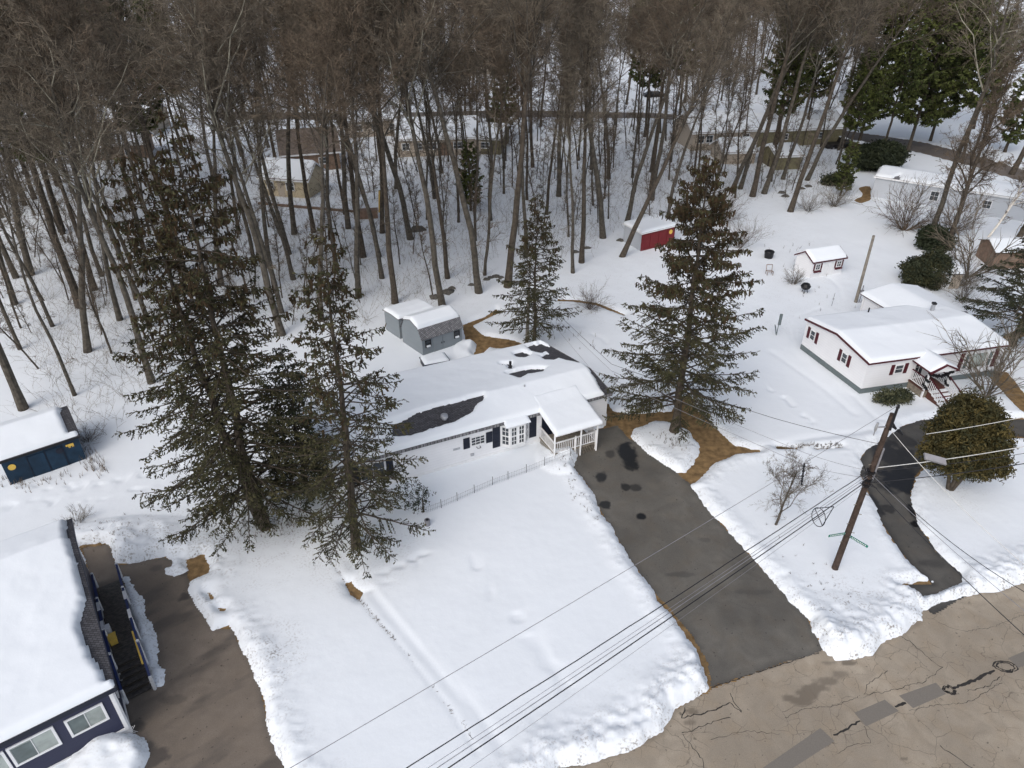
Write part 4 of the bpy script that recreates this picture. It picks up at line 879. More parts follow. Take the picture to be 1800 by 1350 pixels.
# --- far houses among the trees
def far(name, label, fl, fr, dep, h, rh, wm, rm='bshingle', wins=(), th=.25, seed=70, ang=None, tm='trim', snow=True):
    fl, fr = G(*fl)[:2], G(*fr)[:2]; u = unit(fr - fl); v = np.array([-u[1], u[0]]); Ln = float(np.linalg.norm(fr - fl))
    H = House(name, label, 'house' if 'house' in name else 'shed', fl, u, v, Ln, dep, [(0, h), (dep / 2, h + rh), (dep, h)])
    H.walls(M[wm]); H.roof(M[rm], .3, .3, .12, fm=M[tm], fh=.22)
    if snow: H.snow(th, .28, .28, seed=seed, res=.3)
    for a_, z_, w_, h_ in wins: H.window('front', a_ * Ln, z_, w_, h_, gm='glass', mullv=1, fw=.1)
    return H
T1 = far('tan_house', 'small tan cottage with snowy gable roof seen between trunks left of centre', (463, 346), (545, 352), 4.6, 2.6, 1.5, 'tan', wins=((.2, 1.6, 1, 1), (.62, 1.6, 1.2, 1.1)))
T1.panel('door', 'front', T1.L * .42, 1.0, .9, 2.0, 'beige')
far('brown_house', 'brown-roofed house directly behind the small tan cottage', (500, 308), (600, 300), 8, 2.8, 2.4, 'brownw', 'bshingle', ((.3, 1.6, 1.2, 1), (.7, 1.6, 1.2, 1)), seed=71, snow=False)
LH = far('long_house', 'long beige house with snow-covered roof and open carport in the middle of the woods', (700, 279), (846, 274), 12, 2.8, 1.6, 'beige', wins=((.1, 1.7, 1.2, 1.1), (.25, 1.7, 1.2, 1.1), (.42, 1.7, 1.4, 1.1), (.72, 1.7, 1.4, 1.1)), seed=72)
LH.panel('garage_door', 'front', LH.L * .57, 1.1, 2.4, 2.1, 'brownw')
far('olive_house', 'olive-tan low building right of the long beige house in the woods', (826, 273), (880, 275), 9, 2.6, 1.0, 'oliv', wins=((.5, 1.6, 1.4, 1),), seed=73)
far('beige_house', 'beige house with snowy roof behind the trunks left of the long beige house', (612, 245), (712, 240), 9, 2.9, 2.0, 'beige', wins=((.2, 1.7, 1.3, 1.1), (.5, 1.7, 1.3, 1.1), (.8, 1.7, 1.3, 1.1)), seed=74)
far('white_house', 'white house with snowy roof far left in the woods above the tall double-trunked spruce', (166, 245), (270, 243), 9, 3.0, 2.0, 'beige', wins=((.25, 1.7, 1.4, 1.2), (.6, 1.7, 1.8, 1.3), (.85, 1.7, 1.1, 1.1)), seed=75)
far('brown_house', 'low brown house nearest the left edge in the woods, snow on its roof', (150, 287), (262, 280), 6, 2.4, 1.2, 'brownw', wins=((.35, 1.4, 1.2, 1), (.7, 1.4, .9, 1.5)), seed=76)
far('grey_house', 'grey house with white-framed windows behind the tall brown-topped spruce', (1215, 268), (1330, 262), 8, 3.0, 2.0, 'beige', wins=((.12, 1.9, 1.2, 1.2), (.25, 1.9, 1.2, 1.2), (.5, 1.9, 1.2, 1.2), (.8, 1.9, 1.2, 1.2)), seed=77)
far('tan_shed', 'low tan shed with brown-edged snowy roof left of the leaning trunks', (1270, 292), (1325, 290), 5, 2.0, 1.2, 'beige', seed=78)
far('olive_shed', 'olive board shed half hidden among leaning trunks at the wood edge', (1362, 302), (1405, 300), 5, 2.2, .9, 'oliv', seed=79)
far('olive_house', 'olive house with white fascia behind the pines right of the centre', (1330, 262), (1480, 255), 8, 2.8, 1.6, 'oliv', wins=((.3, 1.7, 1.2, 1), (.7, 1.7, 1.2, 1)), seed=80)
far('tall_house', 'pale two-storey house beyond the road at the top centre', (822, 133), (890, 133), 10, 5.5, 3.0, 'beige', wins=((.25, 4, 1.6, 1.4), (.7, 4, 1.6, 1.4), (.25, 1.6, 1.6, 1.4)), seed=81)
far('blue_house', 'large bluish building with snowy roof at the top right corner', (1700, 62), (1810, 70), 22, 6, 4, 'lgsid', wins=((.3, 3, 3, 2), (.6, 3, 3, 2)), seed=82)
far('grey_house', 'pale house beyond the road, left of the big green pine', (1490, 190), (1560, 192), 8, 3, 2, 'lgsid', wins=((.3, 1.7, 1.4, 1.1),), seed=83)
far('white_house', 'white house beyond the road at the right edge behind vine-covered trees', (1740, 200), (1830, 205), 9, 3, 2, 'lgsid', wins=((.4, 1.7, 1.4, 1.1),), seed=84)
far('grey_house', 'grey house beyond the road just left of the bluish building', (1650, 110), (1730, 112), 10, 4, 2.5, 'lgsid', wins=((.4, 1.7, 1.4, 1.1),), seed=85)
# ---------------------------------------------------------------- trees
def rot_about(v, ax, a):
    return v * math.cos(a) + np.cross(ax, v) * math.sin(a) + ax * (ax @ v) * (1 - math.cos(a))
def perp(v, r):
    a = np.cross(v, r.normal(size=3)); return a / (np.linalg.norm(a) + 1e-9)

def deciduous(seed, H, r0, clear=.45, nl=15, spread=.30, tw=1., fork=None, bark='bark', twig='twig', limbm='limb', twigr=.022, subn=3, lift=.9, short=1.):
    """tapered trunk (one mesh) and crown of limbs and twigs (another), standing at the origin; returns the two meshes"""
    r = np.random.default_rng(seed)
    N = 14; tr = [np.zeros(3)]; d = np.array([0, 0, 1.]); rad = [r0 * 1.35]
    for k in range(N):
        d = unit(d + r.normal(size=3) * .045 + np.array([0, 0, .03])); tr.append(tr[-1] + d * H / N); rad.append(r0 * (1 - .93 * ((k + 1) / N) ** 1.15) + .012)
    tr = np.array(tr); rad = np.array(rad); rad[1] = r0 * 1.0
    b = MB(); b.tube(tr, rad, 9)
    P0, P1, R0, R1, Mi = [], [], [], [], []
    def add(p, q, a, c, m): P0.append(p); P1.append(q); R0.append(a); R1.append(c); Mi.append(m)
    def branch(p, d, L, ra, lev):
        n = 5 if lev == 0 else 3 if lev == 1 else 2; pts = []
        sl = L / n; rr = ra
        for k in range(n):
            d = unit(d + r.normal(size=3) * (.20 if lev == 0 else .26) + np.array([0, 0, .10 * lift if lev < 2 else .05]))
            q = p + d * sl; r2 = ra * (1 - (k + 1) / n * .82)
            add(p, q, rr, r2, 0 if ra > .035 else 1); p0 = p; p = q; rr = r2
            if lev < 2:
                kk = subn if lev == 0 else 2
                for j in range(kk):
                    if k == 0 and lev == 0 and j > 0: continue
                    ax = perp(d, r); dd = rot_about(d, ax, r.uniform(.45, 1.0))
                    branch(p0 + (q - p0) * r.uniform(.1, 1), dd, L * (.50 if lev == 0 else .48) * (1 - .35 * k / n) * r.uniform(.6, 1.15), max(rr * .6, twigr * .7), lev + 1)
            elif lev == 2:
                for j in range(2):
                    ax = perp(d, r); dd = rot_about(d, ax, r.uniform(.4, .9)); L3 = L * r.uniform(.35, .7)
                    e = p0 + (q - p0) * r.uniform(0, 1); add(e, e + dd * L3, twigr * .62, twigr * .4, 1)
    ga = r.uniform(0, 6.28)
    for i in range(nl):
        t = clear + (1 - clear) * ((i + r.uniform(0, .8)) / nl); t = min(t, .985); f = t * N; k = int(f); p = tr[k] + (tr[min(k + 1, N)] - tr[k]) * (f - k)
        ga += 2.4 + r.normal() * .3; el = r.uniform(.55, 1.15) + .25 * (t - clear)
        L = H * spread * (1.15 - .75 * (t - clear) / (1 - clear)) * r.uniform(.75, 1.2) * short
        dd = np.array([math.cos(ga) * math.cos(el), math.sin(ga) * math.cos(el), math.sin(el)])
        branch(p, dd, L, max(.02, min(rad[min(k + 1, N)] * .62, r0 * .45)), 0)
    # some small dead limbs lower down
    for i in range(int(5 * tw)):
        t = r.uniform(.15, clear); f = t * N; k = int(f); a = r.uniform(0, 6.28); el = r.uniform(-.2, .7)
        p = tr[k] + (tr[k + 1] - tr[k]) * (f - k); dd = np.array([math.cos(a) * math.cos(el), math.sin(a) * math.cos(el), math.sin(el)])
        branch(p, dd, H * .07 * r.uniform(.6, 1.5), .022, 1)
    P0, P1, R0, R1, Mi = map(np.array, (P0, P1, R0, R1, Mi)); c = MB()
    for m in (0, 1):
        s = Mi == m; c.segs(P0[s], P1[s], R0[s], R1[s], 4 if m == 0 else 3, m)
    return (b, [M[bark]], c, [M[limbm], M[twig]])

def conifer(seed, H, r0, rad, base=.08, gap=.34, nb=6, droop=.28, needle='spruce', dens=1., tip=.25, leafL=.125, leafW=.04, top='cone', topf=.0, prof=None, bark='barkr', upturn=.25, stems=None, side=.26):
    r = np.random.default_rng(seed)
    stems = stems or [((0, 0), (0, 0), 1.)]
    tb = MB(); wood = MB(); nd = MB(); cn = MB()
    for (ox, oy), (lx, ly), sc in stems:
        Hs = H * sc; N = 12
        tr = np.array([[ox * min(1, k / 3) + lx * (k / N) ** 1.2 + .06 * r.normal(), oy * min(1, k / 3) + ly * (k / N) ** 1.2 + .06 * r.normal(), Hs * k / N] for k in range(N + 1)]); tr[0] = (0, 0, 0)
        tb.tube(tr, [max(.015, r0 * (1.25 if k == 0 else 1) * (1 - .96 * k / N)) for k in range(N + 1)], 9)
        P0, P1, R0, R1 = [], [], [], []; C, A, Bq, mi = [], [], [], []; CC, CA, CB = [], [], []
        z = Hs * base; ga = r.uniform(0, 6)
        while z < Hs * .985:
            t = z / Hs; f = t * N; k = min(int(f), N - 1); p0 = tr[k] + (tr[k + 1] - tr[k]) * (f - k)
            R = rad * (prof(t) if prof else (1 - t) ** .8 * min(1, .55 + t * 3))
            nbr = nb if t < .85 else max(3, nb - 2)
            for j in range(nbr):
                ga += 2.399 + r.normal() * .25
                L = max(.25, R * r.uniform(.55, 1.15)); e0 = .25 + .5 * t - droop * .6; d = np.array([math.cos(ga), math.sin(ga), 0.])
                ns = max(3, int(L / .6) + 1); pts = []
                for i in range(ns + 1):
                    s = i / ns; zz = L * (math.tan(e0) * s * .5 - droop * s * s + upturn * s ** 3 * .6)
                    pts.append(p0 + d * L * s + np.array([0, 0, zz]) + r.normal(size=3) * .03 * s)
                pts = np.array(pts); rb = .018 + .012 * L
                for i in range(ns):
                    P0.append(pts[i]); P1.append(pts[i + 1]); R0.append(rb * (1 - .85 * i / ns)); R1.append(rb * (1 - .85 * (i + 1) / ns))
                # sideways twigs hung with needles
                n = int(dens * L * 7 + .5); sd_ = np.array([-d[1], d[0], 0])
                for q in range(n):
                    s = tip + (1 - tip) * r.uniform(0, 1) ** .8; fi = s * ns; i = min(int(fi), ns - 1); c0 = pts[i] + (pts[i + 1] - pts[i]) * (fi - i)
                    sg = 1 if q % 2 else -1; Lt = side * L * (1.05 - s) * r.uniform(.5, 1.2) + .18; Lt = min(Lt, .8)
                    dd = unit(sd_ * sg * r.uniform(.6, 1) + d * r.uniform(.3, 1.0) + np.array([0, 0, r.uniform(-.7, .05)])); e = c0 + dd * Lt
                    if Lt > .35: P0.append(c0); P1.append(e); R0.append(.010); R1.append(.005)
                    m_ = max(1, int(Lt / (leafL * .62)))
                    for u_ in range(m_ + 1):
                        cc = c0 + dd * Lt * (u_ + r.uniform(0, 1)) / (m_ + 1)
                        dl = unit(dd * r.uniform(.4, 1) + r.normal(size=3) * .42 + np.array([0, 0, -.25])); nx = unit(np.cross(dl, r.normal(size=3)))
                        C.append(cc + dl * leafL * .3); A.append(dl * leafL * r.uniform(.35, .62)); Bq.append(nx * leafW * r.uniform(.5, 1.1)); mi.append(int(r.uniform() < .3))
                        if topf and t > .42 and r.uniform() < topf * (t - .42) * 1.0:
                            CC.append(cc + np.array([0, 0, -.08]) + r.normal(size=3) * .05); CA.append(np.array([0, 0, -1]) * .11 + r.normal(size=3) * .04); CB.append(nx * .045)
            z += gap * r.uniform(.75, 1.25) * (1 if t < .8 else .75)
        C, A, Bq, mi = map(np.array, (C, A, Bq, mi))
        for m in (0, 1): nd.quads(C[mi == m], A[mi == m], Bq[mi == m], m)
        wood.segs(P0, P1, R0, R1, 3)
        if CC: cn.quads(np.array(CC), np.array(CA), np.array(CB)); cn.quads(np.array(CC), np.array(CA), np.cross(np.array(CA), np.array(CB)) / .11)
    return tb, wood, nd, (cn if cn.blocks else None)

def tilt_euler(tilt, rz): return (Matrix.Rotation(tilt[0], 3, 'Y') @ Matrix.Rotation(tilt[1], 3, 'X') @ Matrix.Rotation(rz, 3, 'Z')).to_euler()
def place(name, label, cat, loc, rz, group, parts, scale=1., tilt=(0, 0)):
    """a thing with parts (name, mesh builder or ready mesh, materials)"""
    root = thing(name, label, cat, loc, group, rz); root.scale = (scale,) * 3; root.rotation_euler = tilt_euler(tilt, rz)
    root['_org'] = (0, 0, 0)
    for pn, mb, mts in parts:
        if mb is None: continue
        if isinstance(mb, MB):
            o = obj(pn, mb, mts, root, origin=(0, 0, 0))
        else:
            o = bpy.data.objects.new(pn, mb); COL.objects.link(o); o.parent = root
    return root
def copy_tree(src, loc, rz, label, group, scale=1., tilt=(0, 0)):
    r = src.copy(); COL.objects.link(r); r.location = tuple(map(float, loc)); r.rotation_euler = tilt_euler(tilt, rz); r.scale = (scale,) * 3
    r['label'] = label
    if group: r['group'] = group
    elif 'group' in r: del r['group']
    for ch in list(src.children):
        c = ch.copy(); COL.objects.link(c); c.parent = r
    return r
def tilt_for(xt, yt=0.):
    """tilt so that the top leans xt, yt metres per metre (world axes; rz must be 0)"""
    return (math.atan(xt), -math.atan(yt))

# the big spruces
def big(label, px, py, args, tilt=(0, 0), name='spruce_tree', z=.1, ndl=('spruce', 'sprucet'), bark='barkr', zfix=None):
    tb, wd, nd, cn = conifer(**args); c = G(px, py)
    return place(name, label, 'tree', (c[0], c[1], z), 0, None, [('trunk', tb, M[bark]), ('branches', wd, M['barkr']), ('foliage', nd, [M[k] for k in ndl]), ('cones', cn, M['cone'])], tilt=tilt)
big('tallest spruce with twin trunks, right of the blue shed', 468, 932, dict(seed=3, H=22.5, r0=.27, rad=5.4, base=.10, gap=.52, nb=5, droop=.34, dens=1.1, stems=[((-.25, .1), (.25, .3), 1.), ((-.75, .2), (-1.5, .5), .92)], prof=lambda t: min(1, .72 + 1.2 * t) * (1 - t) ** .62 * 1.05, topf=.75, upturn=.4), tilt=(.0, 0))
big('tall open spruce in front of the left end of the white house', 627, 966, dict(seed=7, H=18.3, r0=.25, rad=4.4, base=.10, gap=.44, nb=5, droop=.32, dens=1.15, prof=lambda t: min(1, .85 + t) * (1 - t) ** .66, topf=.5, upturn=.35), tilt=(.045, 0))
big('broad spruce with reddish-brown cone-laden top standing in the snow island by the driveway', 1184, 762, dict(seed=11, H=18.2, r0=.28, rad=5.9, base=.13, gap=.50, nb=6, droop=.24, dens=1.6, prof=lambda t: min(1, .75 + 1.2 * t) * (1 - t) ** .62, topf=.95, upturn=.35), tilt=(-.012, 0))
big('slender spruce beside the grey pole behind the white house', 938, 612, dict(seed=13, H=12.6, r0=.16, rad=4.0, base=.14, gap=.36, nb=5, droop=.20, dens=1.3, prof=lambda t: min(1, .8 + t) * (1 - t) ** .72, topf=.5), tilt=(.0, 0))
big('smaller dark dense spruce squeezed between the two tall spruces on the left', 545, 872, dict(seed=17, H=10.2, r0=.16, rad=2.9, base=.10, gap=.32, nb=6, droop=.15, dens=1.6, prof=lambda t: min(1, .8 + t) * (1 - t) ** .6), ndl=('dspruce', 'spruce'))
big('large dark spruce reaching in at the right edge above the red-trimmed house', 1776, 612, dict(seed=19, H=15, r0=.25, rad=5.8, base=.14, gap=.42, nb=6, droop=.26, dens=1.5, prof=lambda t: min(1, .8 + t) * (1 - t) ** .7, topf=.6), ndl=('dspruce', 'spruce'))

# leafy evergreens
def leafball(seed, stems, blobs, n, ls, mats_, stemr=.07, bark='barkr', snowy=0):
    r = np.random.default_rng(seed); tb = MB()
    for pts in stems: tb.tube(pts, np.linspace(stemr, stemr * .4, len(pts)), 7)
    nd = MB(); C, A, B_, mi = [], [], [], []
    tot = sum(b[3] * b[4] * b[5] for b in blobs)
    cl = []
    for (x, y, z, a, b, c) in blobs:
        k = max(4, int(n * a * b * c / tot)); v = r.normal(size=(k, 3)); v /= np.linalg.norm(v, axis=1)[:, None]; rr = r.uniform(.35, 1.08, size=k) ** .45
        lob = 1 + .20 * np.sin(v[:, 0] * 5 + seed) * np.sin(v[:, 1] * 6 + 1) + .10 * np.sin(v[:, 2] * 9 + v[:, 0] * 7)
        cl.append(np.stack([x + v[:, 0] * a * rr * lob, y + v[:, 1] * b * rr * lob, z + v[:, 2] * c * rr * lob], 1))
    cl = np.concatenate(cl)
    for p in cl:
        k = 9; o = r.normal(size=(k, 3)) * ls * 1.5; d = r.normal(size=(k, 3)); d /= np.linalg.norm(d, axis=1)[:, None]; n2 = np.cross(d, r.normal(size=(k, 3))); n2 /= np.linalg.norm(n2, axis=1)[:, None]
        C.append(p + o); A.append(d * ls); B_.append(n2 * ls * .5); mi.append(np.full(k, int(r.uniform() < .35)))
    C, A, B_, mi = map(np.concatenate, (C, A, B_, mi))
    for m in range(len(mats_)): nd.quads(C[mi == m], A[mi == m], B_[mi == m], m)
    return tb, nd
def evergreen(label, px, py, name='evergreen_shrub', cat='shrub', mats_=('dyew', 'rhodo'), **k):
    tb, nd = leafball(mats_=mats_, **k); c = G(px, py)
    return place(name, label, cat, (c[0], c[1], .1), 0, None, [('trunk', tb, M['barkr']), ('crown', nd, [M[m] for m in mats_])])
evergreen('rounded bronze-green clipped evergreen tree on bare trunks inside the curved driveway', 1668, 866, 'clipped_evergreen_tree', 'tree', ('yew', 'spruce'), seed=5,
          stems=[[(0, 0, 0), (.1, .1, 1.2), (-.2, .3, 3), (-.3, .3, 4.6)], [(0.05, 0, 0), (.5, 0, 1.2), (1.0, .4, 2.8), (1.2, .5, 4.4)], [(-.05, .1, 0), (-.3, .2, 1.2), (-.9, .4, 2.8)]],
          blobs=[(.1, .4, 3.5, 2.15, 2.2, 2.0), (.1, .5, 4.9, 1.6, 1.7, 1.3), (-.4, .1, 2.7, 1.6, 1.7, 1.1), (.9, .1, 2.5, 1.5, 1.6, 1.1)], n=4200, ls=.08, stemr=.13)
evergreen('dark green rounded evergreen bush behind the rear wing of the red-trimmed house', 1625, 502, seed=8, mats_=('dspruce', 'spruce'), stems=[[(0, 0, 0), (0, 0, 1.6)]], blobs=[(-.1, 0, 1.3, 2.0, 1.8, 1.3), (.3, 0, 2.2, 1.2, 1.2, 1.1), (-1.3, -.3, .7, 1.0, .9, .7)], n=2600, ls=.10)
evergreen('black-green spreading yew bush beside the left end of the long grey house', 1540, 302, seed=9, mats_=('dyew', 'dspruce'), stems=[[(0, 0, 0), (0, 0, 1.8)]], blobs=[(0, 0, 2.0, 3.2, 2.2, 1.6), (1.4, 0, 2.6, 1.5, 1.4, 1.2), (-1.9, 0, 2.2, 1.4, 1.4, 1.2)], n=2400, ls=.17)
evergreen('small black-green evergreen at the foot of the leaning trunks on the right', 1636, 440, seed=10, mats_=('dyew', 'dspruce'), stems=[[(0, 0, 0), (0, 0, 1)]], blobs=[(0, 0, 1.1, 1.5, 1.2, 1.1), (1.0, 0, .7, 1.0, .9, .6), (-.8, 0, 1.8, .7, .6, .6)], n=1000, ls=.14)
evergreen('low snow-dusted rhododendron at the wall left of the snowy steps', 1566, 710, 'rhododendron', 'shrub', ('rhodo', 'dspruce'), seed=12, stems=[[(0, 0, 0), (0, 0, .5)]], blobs=[(-.6, 0, .45, .75, .6, .45), (.6, .15, .5, .85, .6, .5), (0, .2, .4, .6, .5, .4)], n=420, ls=.07)
evergreen('low dark leafy bush on the snow above the bare twiggy bush near the wood edge', 1468, 327, seed=14, mats_=('dyew', 'rhodo'), stems=[[(0, 0, 0), (0, 0, .6)]], blobs=[(0, 0, .7, 1.8, 1.2, .7)], n=300, ls=.14)
evergreen('thin drooping evergreen bush by the fence below the open spruce', 745, 905, seed=15, mats_=('spruce', 'dspruce'), stems=[[(0, 0, 0), (0, 0, 1.2)]], blobs=[(-.6, 0, 1.25, 1.1, 1.0, .7)], n=110, ls=.05)

# bare shrubs and small trees
def bare(label, px, py, seed, H, r0, n, name='bare_shrub', cat='shrub', twig='twig', spread=.5, limbm='twig', multi=None, tilt=(0, 0), group=None):
    c = G(px, py); r = np.random.default_rng(seed)
    if multi:
        tb = MB(); cb_ = MB(); P0, P1, R0, R1 = [], [], [], []
        def br(p, d, L, ra, lev):
            for k in range(3):
                d = unit(d + r.normal(size=3) * .17 + np.array([0, 0, .05])); q = p + d * L / 3; P0.append(p); P1.append(q); R0.append(ra * (1 - k * .25)); R1.append(ra * (.75 - k * .25) + .002)
                if lev < 3:
                    for j in range(2 if lev else 1 + (k > 0)):
                        dd = rot_about(d, perp(d, r), r.uniform(.3, .75)); br(p + (q - p) * r.uniform(.3, 1), dd, L * r.uniform(.4, .62), ra * .55, lev + 1)
                p = q
        for i in range(multi):
            a = 2.4 * i + r.normal() * .3; el = r.uniform(1.0 - spread, 1.45); br(np.array([.05 * math.cos(a), .05 * math.sin(a), 0]), np.array([math.cos(a) * math.cos(el), math.sin(a) * math.cos(el), math.sin(el)]), H * r.uniform(.6, 1), r0, 1)
        cb_.segs(P0, P1, R0, R1, 3); tb.tube([(0, 0, -.1), (0, 0, .15)], [r0 * 3, r0 * 2], 8)
        return place(name, label, cat, (c[0], c[1], .1), 0, group, [('trunk', tb, M['bark']), ('crown', cb_, M[twig])], tilt=tilt)
    a = deciduous(seed, H, r0, .22, n, .46, .3, bark='bark', twig=twig, limbm=limbm, twigr=.010, lift=.25, short=1.3)
    return place(name, label, cat, (c[0], c[1], .1), r.uniform(0, 6), group, [('trunk', a[0], a[1]), ('crown', a[2], a[3])], tilt=tilt)
bare('small bare tree in the snow between the wide driveway and the utility pole', 1362, 928, 21, 4.2, .07, 9, 'bare_tree', 'tree', 'twig', .35, 'bark')
bare('multi-stemmed bare tree at the right front corner of the red-trimmed house', 1732, 702, 22, 5.6, .06, 9, 'bare_tree', 'tree', 'twig', .5, 'bark', multi=13)
bare('wide twiggy bare bush on the snow behind the slender spruce', 1037, 548, 23, 2.1, .016, 9, spread=.55, twig='twigr', multi=22)
bare('small round bare bush at the left wall of the small white shed', 1394, 503, 24, 1.5, .014, 9, spread=.4, multi=20)
bare('bare bush in front of the dark leafy bush near the wood edge', 1466, 366, 25, 2.6, .022, 9, spread=.45, multi=24)
bare('large spreading bare bush in front of the long grey house', 1588, 408, 26, 4.6, .045, 9, spread=.7, twig='twigr', multi=26)
bare('bare bush behind the two leaning trunks, right of the large spreading bush', 1672, 415, 27, 4.4, .04, 9, spread=.7, twig='twigr', multi=22)
bare('arching pale bare bush right of the lone dark trunk at the wood edge', 1420, 375, 28, 2.2, .018, 9, spread=.5, multi=18)
bare('bare shrub between the cream shed and the right-edge spruce', 1682, 505, 29, 3.2, .03, 9, spread=.5, multi=14)
bare('tangled bare bush right of the wing of the red-trimmed house', 1690, 535, 30, 2.6, .022, 9, spread=.6, multi=18)
bare('leaning bare many-stemmed tree right of the cream shed', 1700, 490, 31, 6.0, .09, 9, 'bare_tree', 'tree', spread=.7, multi=8)
bare('reddish thicket at the wood edge left of the leaning trunks', 1270, 395, 32, 3.6, .02, 9, spread=.55, twig='twigr', multi=30)
bare('pale bent bush at the foot of the brown-topped spruce, seen to its right', 1300, 440, 33, 3.0, .018, 9, spread=.6, twig='twigr', multi=20)
bare('dry weedy bush behind the right end of the blue shed', 158, 782, 34, 1.2, .012, 9, spread=.6, twig='twigr', multi=14)
bare('bare bush by the top corner of the navy house roof', 138, 925, 35, 1.1, .012, 9, spread=.6, multi=10)

# forest prototypes
rg = random.Random(4)
PRO = []
specs = [(101, 21.5, .20, .60, 15, .27, 'bark', 'twig', 'limb'), (102, 23.5, .24, .62, 16, .27, 'bark', 'twigr', 'bark'), (103, 20.0, .17, .62, 14, .26, 'barkr', 'twigr', 'limb'),
         (104, 22.5, .22, .52, 16, .30, 'bark', 'twig', 'limb'), (105, 19.0, .14, .64, 13, .24, 'bark', 'twig', 'bark'), (106, 24.0, .26, .55, 17, .29, 'barkr', 'twig', 'bark'), (107, 18.0, .12, .6, 12, .25, 'bark', 'twigr', 'limb')]
for i, (sd_, H, r0, cl, nl, spd, bk_, tw_, lm_) in enumerate(specs):
    a = deciduous(sd_, H, r0, cl, nl, spd, bark=bk_, twig=tw_, limbm=lm_)
    PRO.append((H, r0, a))
SAP = [(7.0, .05, deciduous(201, 7.0, .05, .25, 9, .16, bark='bark', twigr=.012, subn=2)), (10.0, .075, deciduous(202, 10., .075, .35, 10, .16, bark='barkr', twig='twigr', twigr=.012, subn=2)), (5.0, .035, deciduous(203, 5., .035, .2, 8, .2, twigr=.010, subn=2))]
PIN = []
def pine_args(seed, H, rad, base, dens=1.): return dict(seed=seed, H=H, r0=.24, rad=rad, base=base, gap=.72, nb=5, droop=.02, dens=dens * 1.9, tip=.25, leafL=.36, leafW=.13, upturn=.25, prof=lambda t: min(1, .6 + 1.6 * (t - base)) * (1.02 - t) ** .5, bark='barkr', side=.5)
for i, (sd_, H, rad, bs_) in enumerate([(301, 24, 6.0, .34), (302, 20, 5.4, .40), (303, 13, 3.2, .15), (304, 27, 6.2, .16)]):
    tb, wd, nd, _ = conifer(**pine_args(sd_, H, rad, bs_)); PIN.append((H, (tb, wd, nd)))
first = {}
def forest_tree(kind, i, x, y, label, group, scale=1., tilt=(0, 0), rz=None):
    key = (kind, i); rz = rg.uniform(0, 6.28) if rz is None else rz; loc = (x, y, .0)
    if key in first: return copy_tree(first[key], loc, rz, label, group, scale, tilt)
    if kind == 'pine':
        H, (tb, wd, nd) = PIN[i]; o = place('pine_tree', label, 'tree', loc, rz, group, [('trunk', tb, M['barkr']), ('branches', wd, M['barkr']), ('foliage', nd, [M['pine'], M['spruce']])], scale, tilt)
    else:
        H, r0, a = (PRO if kind == 'bare' else SAP)[i]; o = place('bare_tree' if kind == 'bare' else 'sapling', label, 'tree', loc, rz, group, [('trunk', a[0], a[1]), ('crown', a[2], a[3])], scale, tilt)
    first[key] = o; return o
used = []
ORD = ['first', 'second', 'third', 'fourth', 'fifth', 'sixth', 'seventh', 'eighth', 'ninth', 'tenth', 'eleventh', 'twelfth', 'thirteenth', 'fourteenth', 'fifteenth', 'sixteenth', 'seventeenth', 'eighteenth', 'nineteenth', 'twentieth']
# trunks one can point at: foot pixel, width in pixels, lean (metres per metre, to the right)
pins = [(43, 723, 17, .06), (142, 543, 17, .05), (155, 622, 13, .10), (268, 677, 13, .03), (110, 410, 12, .04), (55, 487, 14, 0), (30, 492, 10, -.04), (168, 513, 10, .0), (133, 699, 7, -.03),
        (497, 593, 16, -.10), (483, 505, 9, -.04), (517, 495, 9, .0), (518, 415, 12, 0), (552, 412, 9, .02), (509, 450, 9, -.03), (613, 405, 10, .0), (639, 455, 11, -.02), (667, 455, 9, 0), (672, 493, 9, -.02),
        (695, 537, 12, .02), (722, 424, 12, -.02), (778, 542, 13, -.10), (787, 493, 9, -.08), (842, 518, 15, .0), (852, 487, 6, .02), (892, 508, 14, .06), (982, 348, 9, 0), (1007, 483, 7, .03), (1022, 465, 10, .02), (1060, 422, 13, -.06), (1070, 317, 7, -.04),
        (1092, 455, 10, .30), (1102, 393, 9, .03), (1145, 355, 10, .05), (1322, 348, 14, .06), (1342, 343, 14, .26), (1285, 340, 9, .25), (1388, 375, 10, .10), (1417, 320, 8, .16), (1632, 420, 10, .10), (1778, 307, 10, .15), (1300, 335, 8, .1), (1375, 318, 7, .1), (960, 380, 6, .02), (925, 455, 8, .03)]
bare_xy = []
groups_pin = {}
def region(px):
    return ('left of the tallest spruce' if px < 300 else 'between tallest and slender spruces' if px < 900 else 'between slender and brown-topped spruces' if px < 1250 else 'right of the brown-topped spruce')
for px, py, w, ln in pins: groups_pin.setdefault(region(px), []).append(px)
for i, (px, py, w, ln) in enumerate(pins):
    c = G(px, py); zc = c[1] * math.cos(_t) + CAMH * math.sin(_t); r_w = w / 2 * zc / FOC * .92
    k = min(range(len(PRO)), key=lambda q: abs(PRO[q][1] - r_w) + .03 * ((i + q) % 3)); sc = min(1.25, max(.85, r_w / PRO[k][1] * .95))
    rgn = region(px); od = sorted(groups_pin[rgn]).index(px); 
    lab = 'bare tree, %s from left of the front trunks %s' % (ORD[od] if od < 20 else 'last', rgn)
    bare_xy.append((c[0], c[1])); forest_tree('bare', k, c[0], c[1], lab, 'tall bare trees of the woods', sc, (math.atan(ln) + rg.gauss(0, .012), rg.gauss(0, .015)))
    used.append((c[0], c[1]))
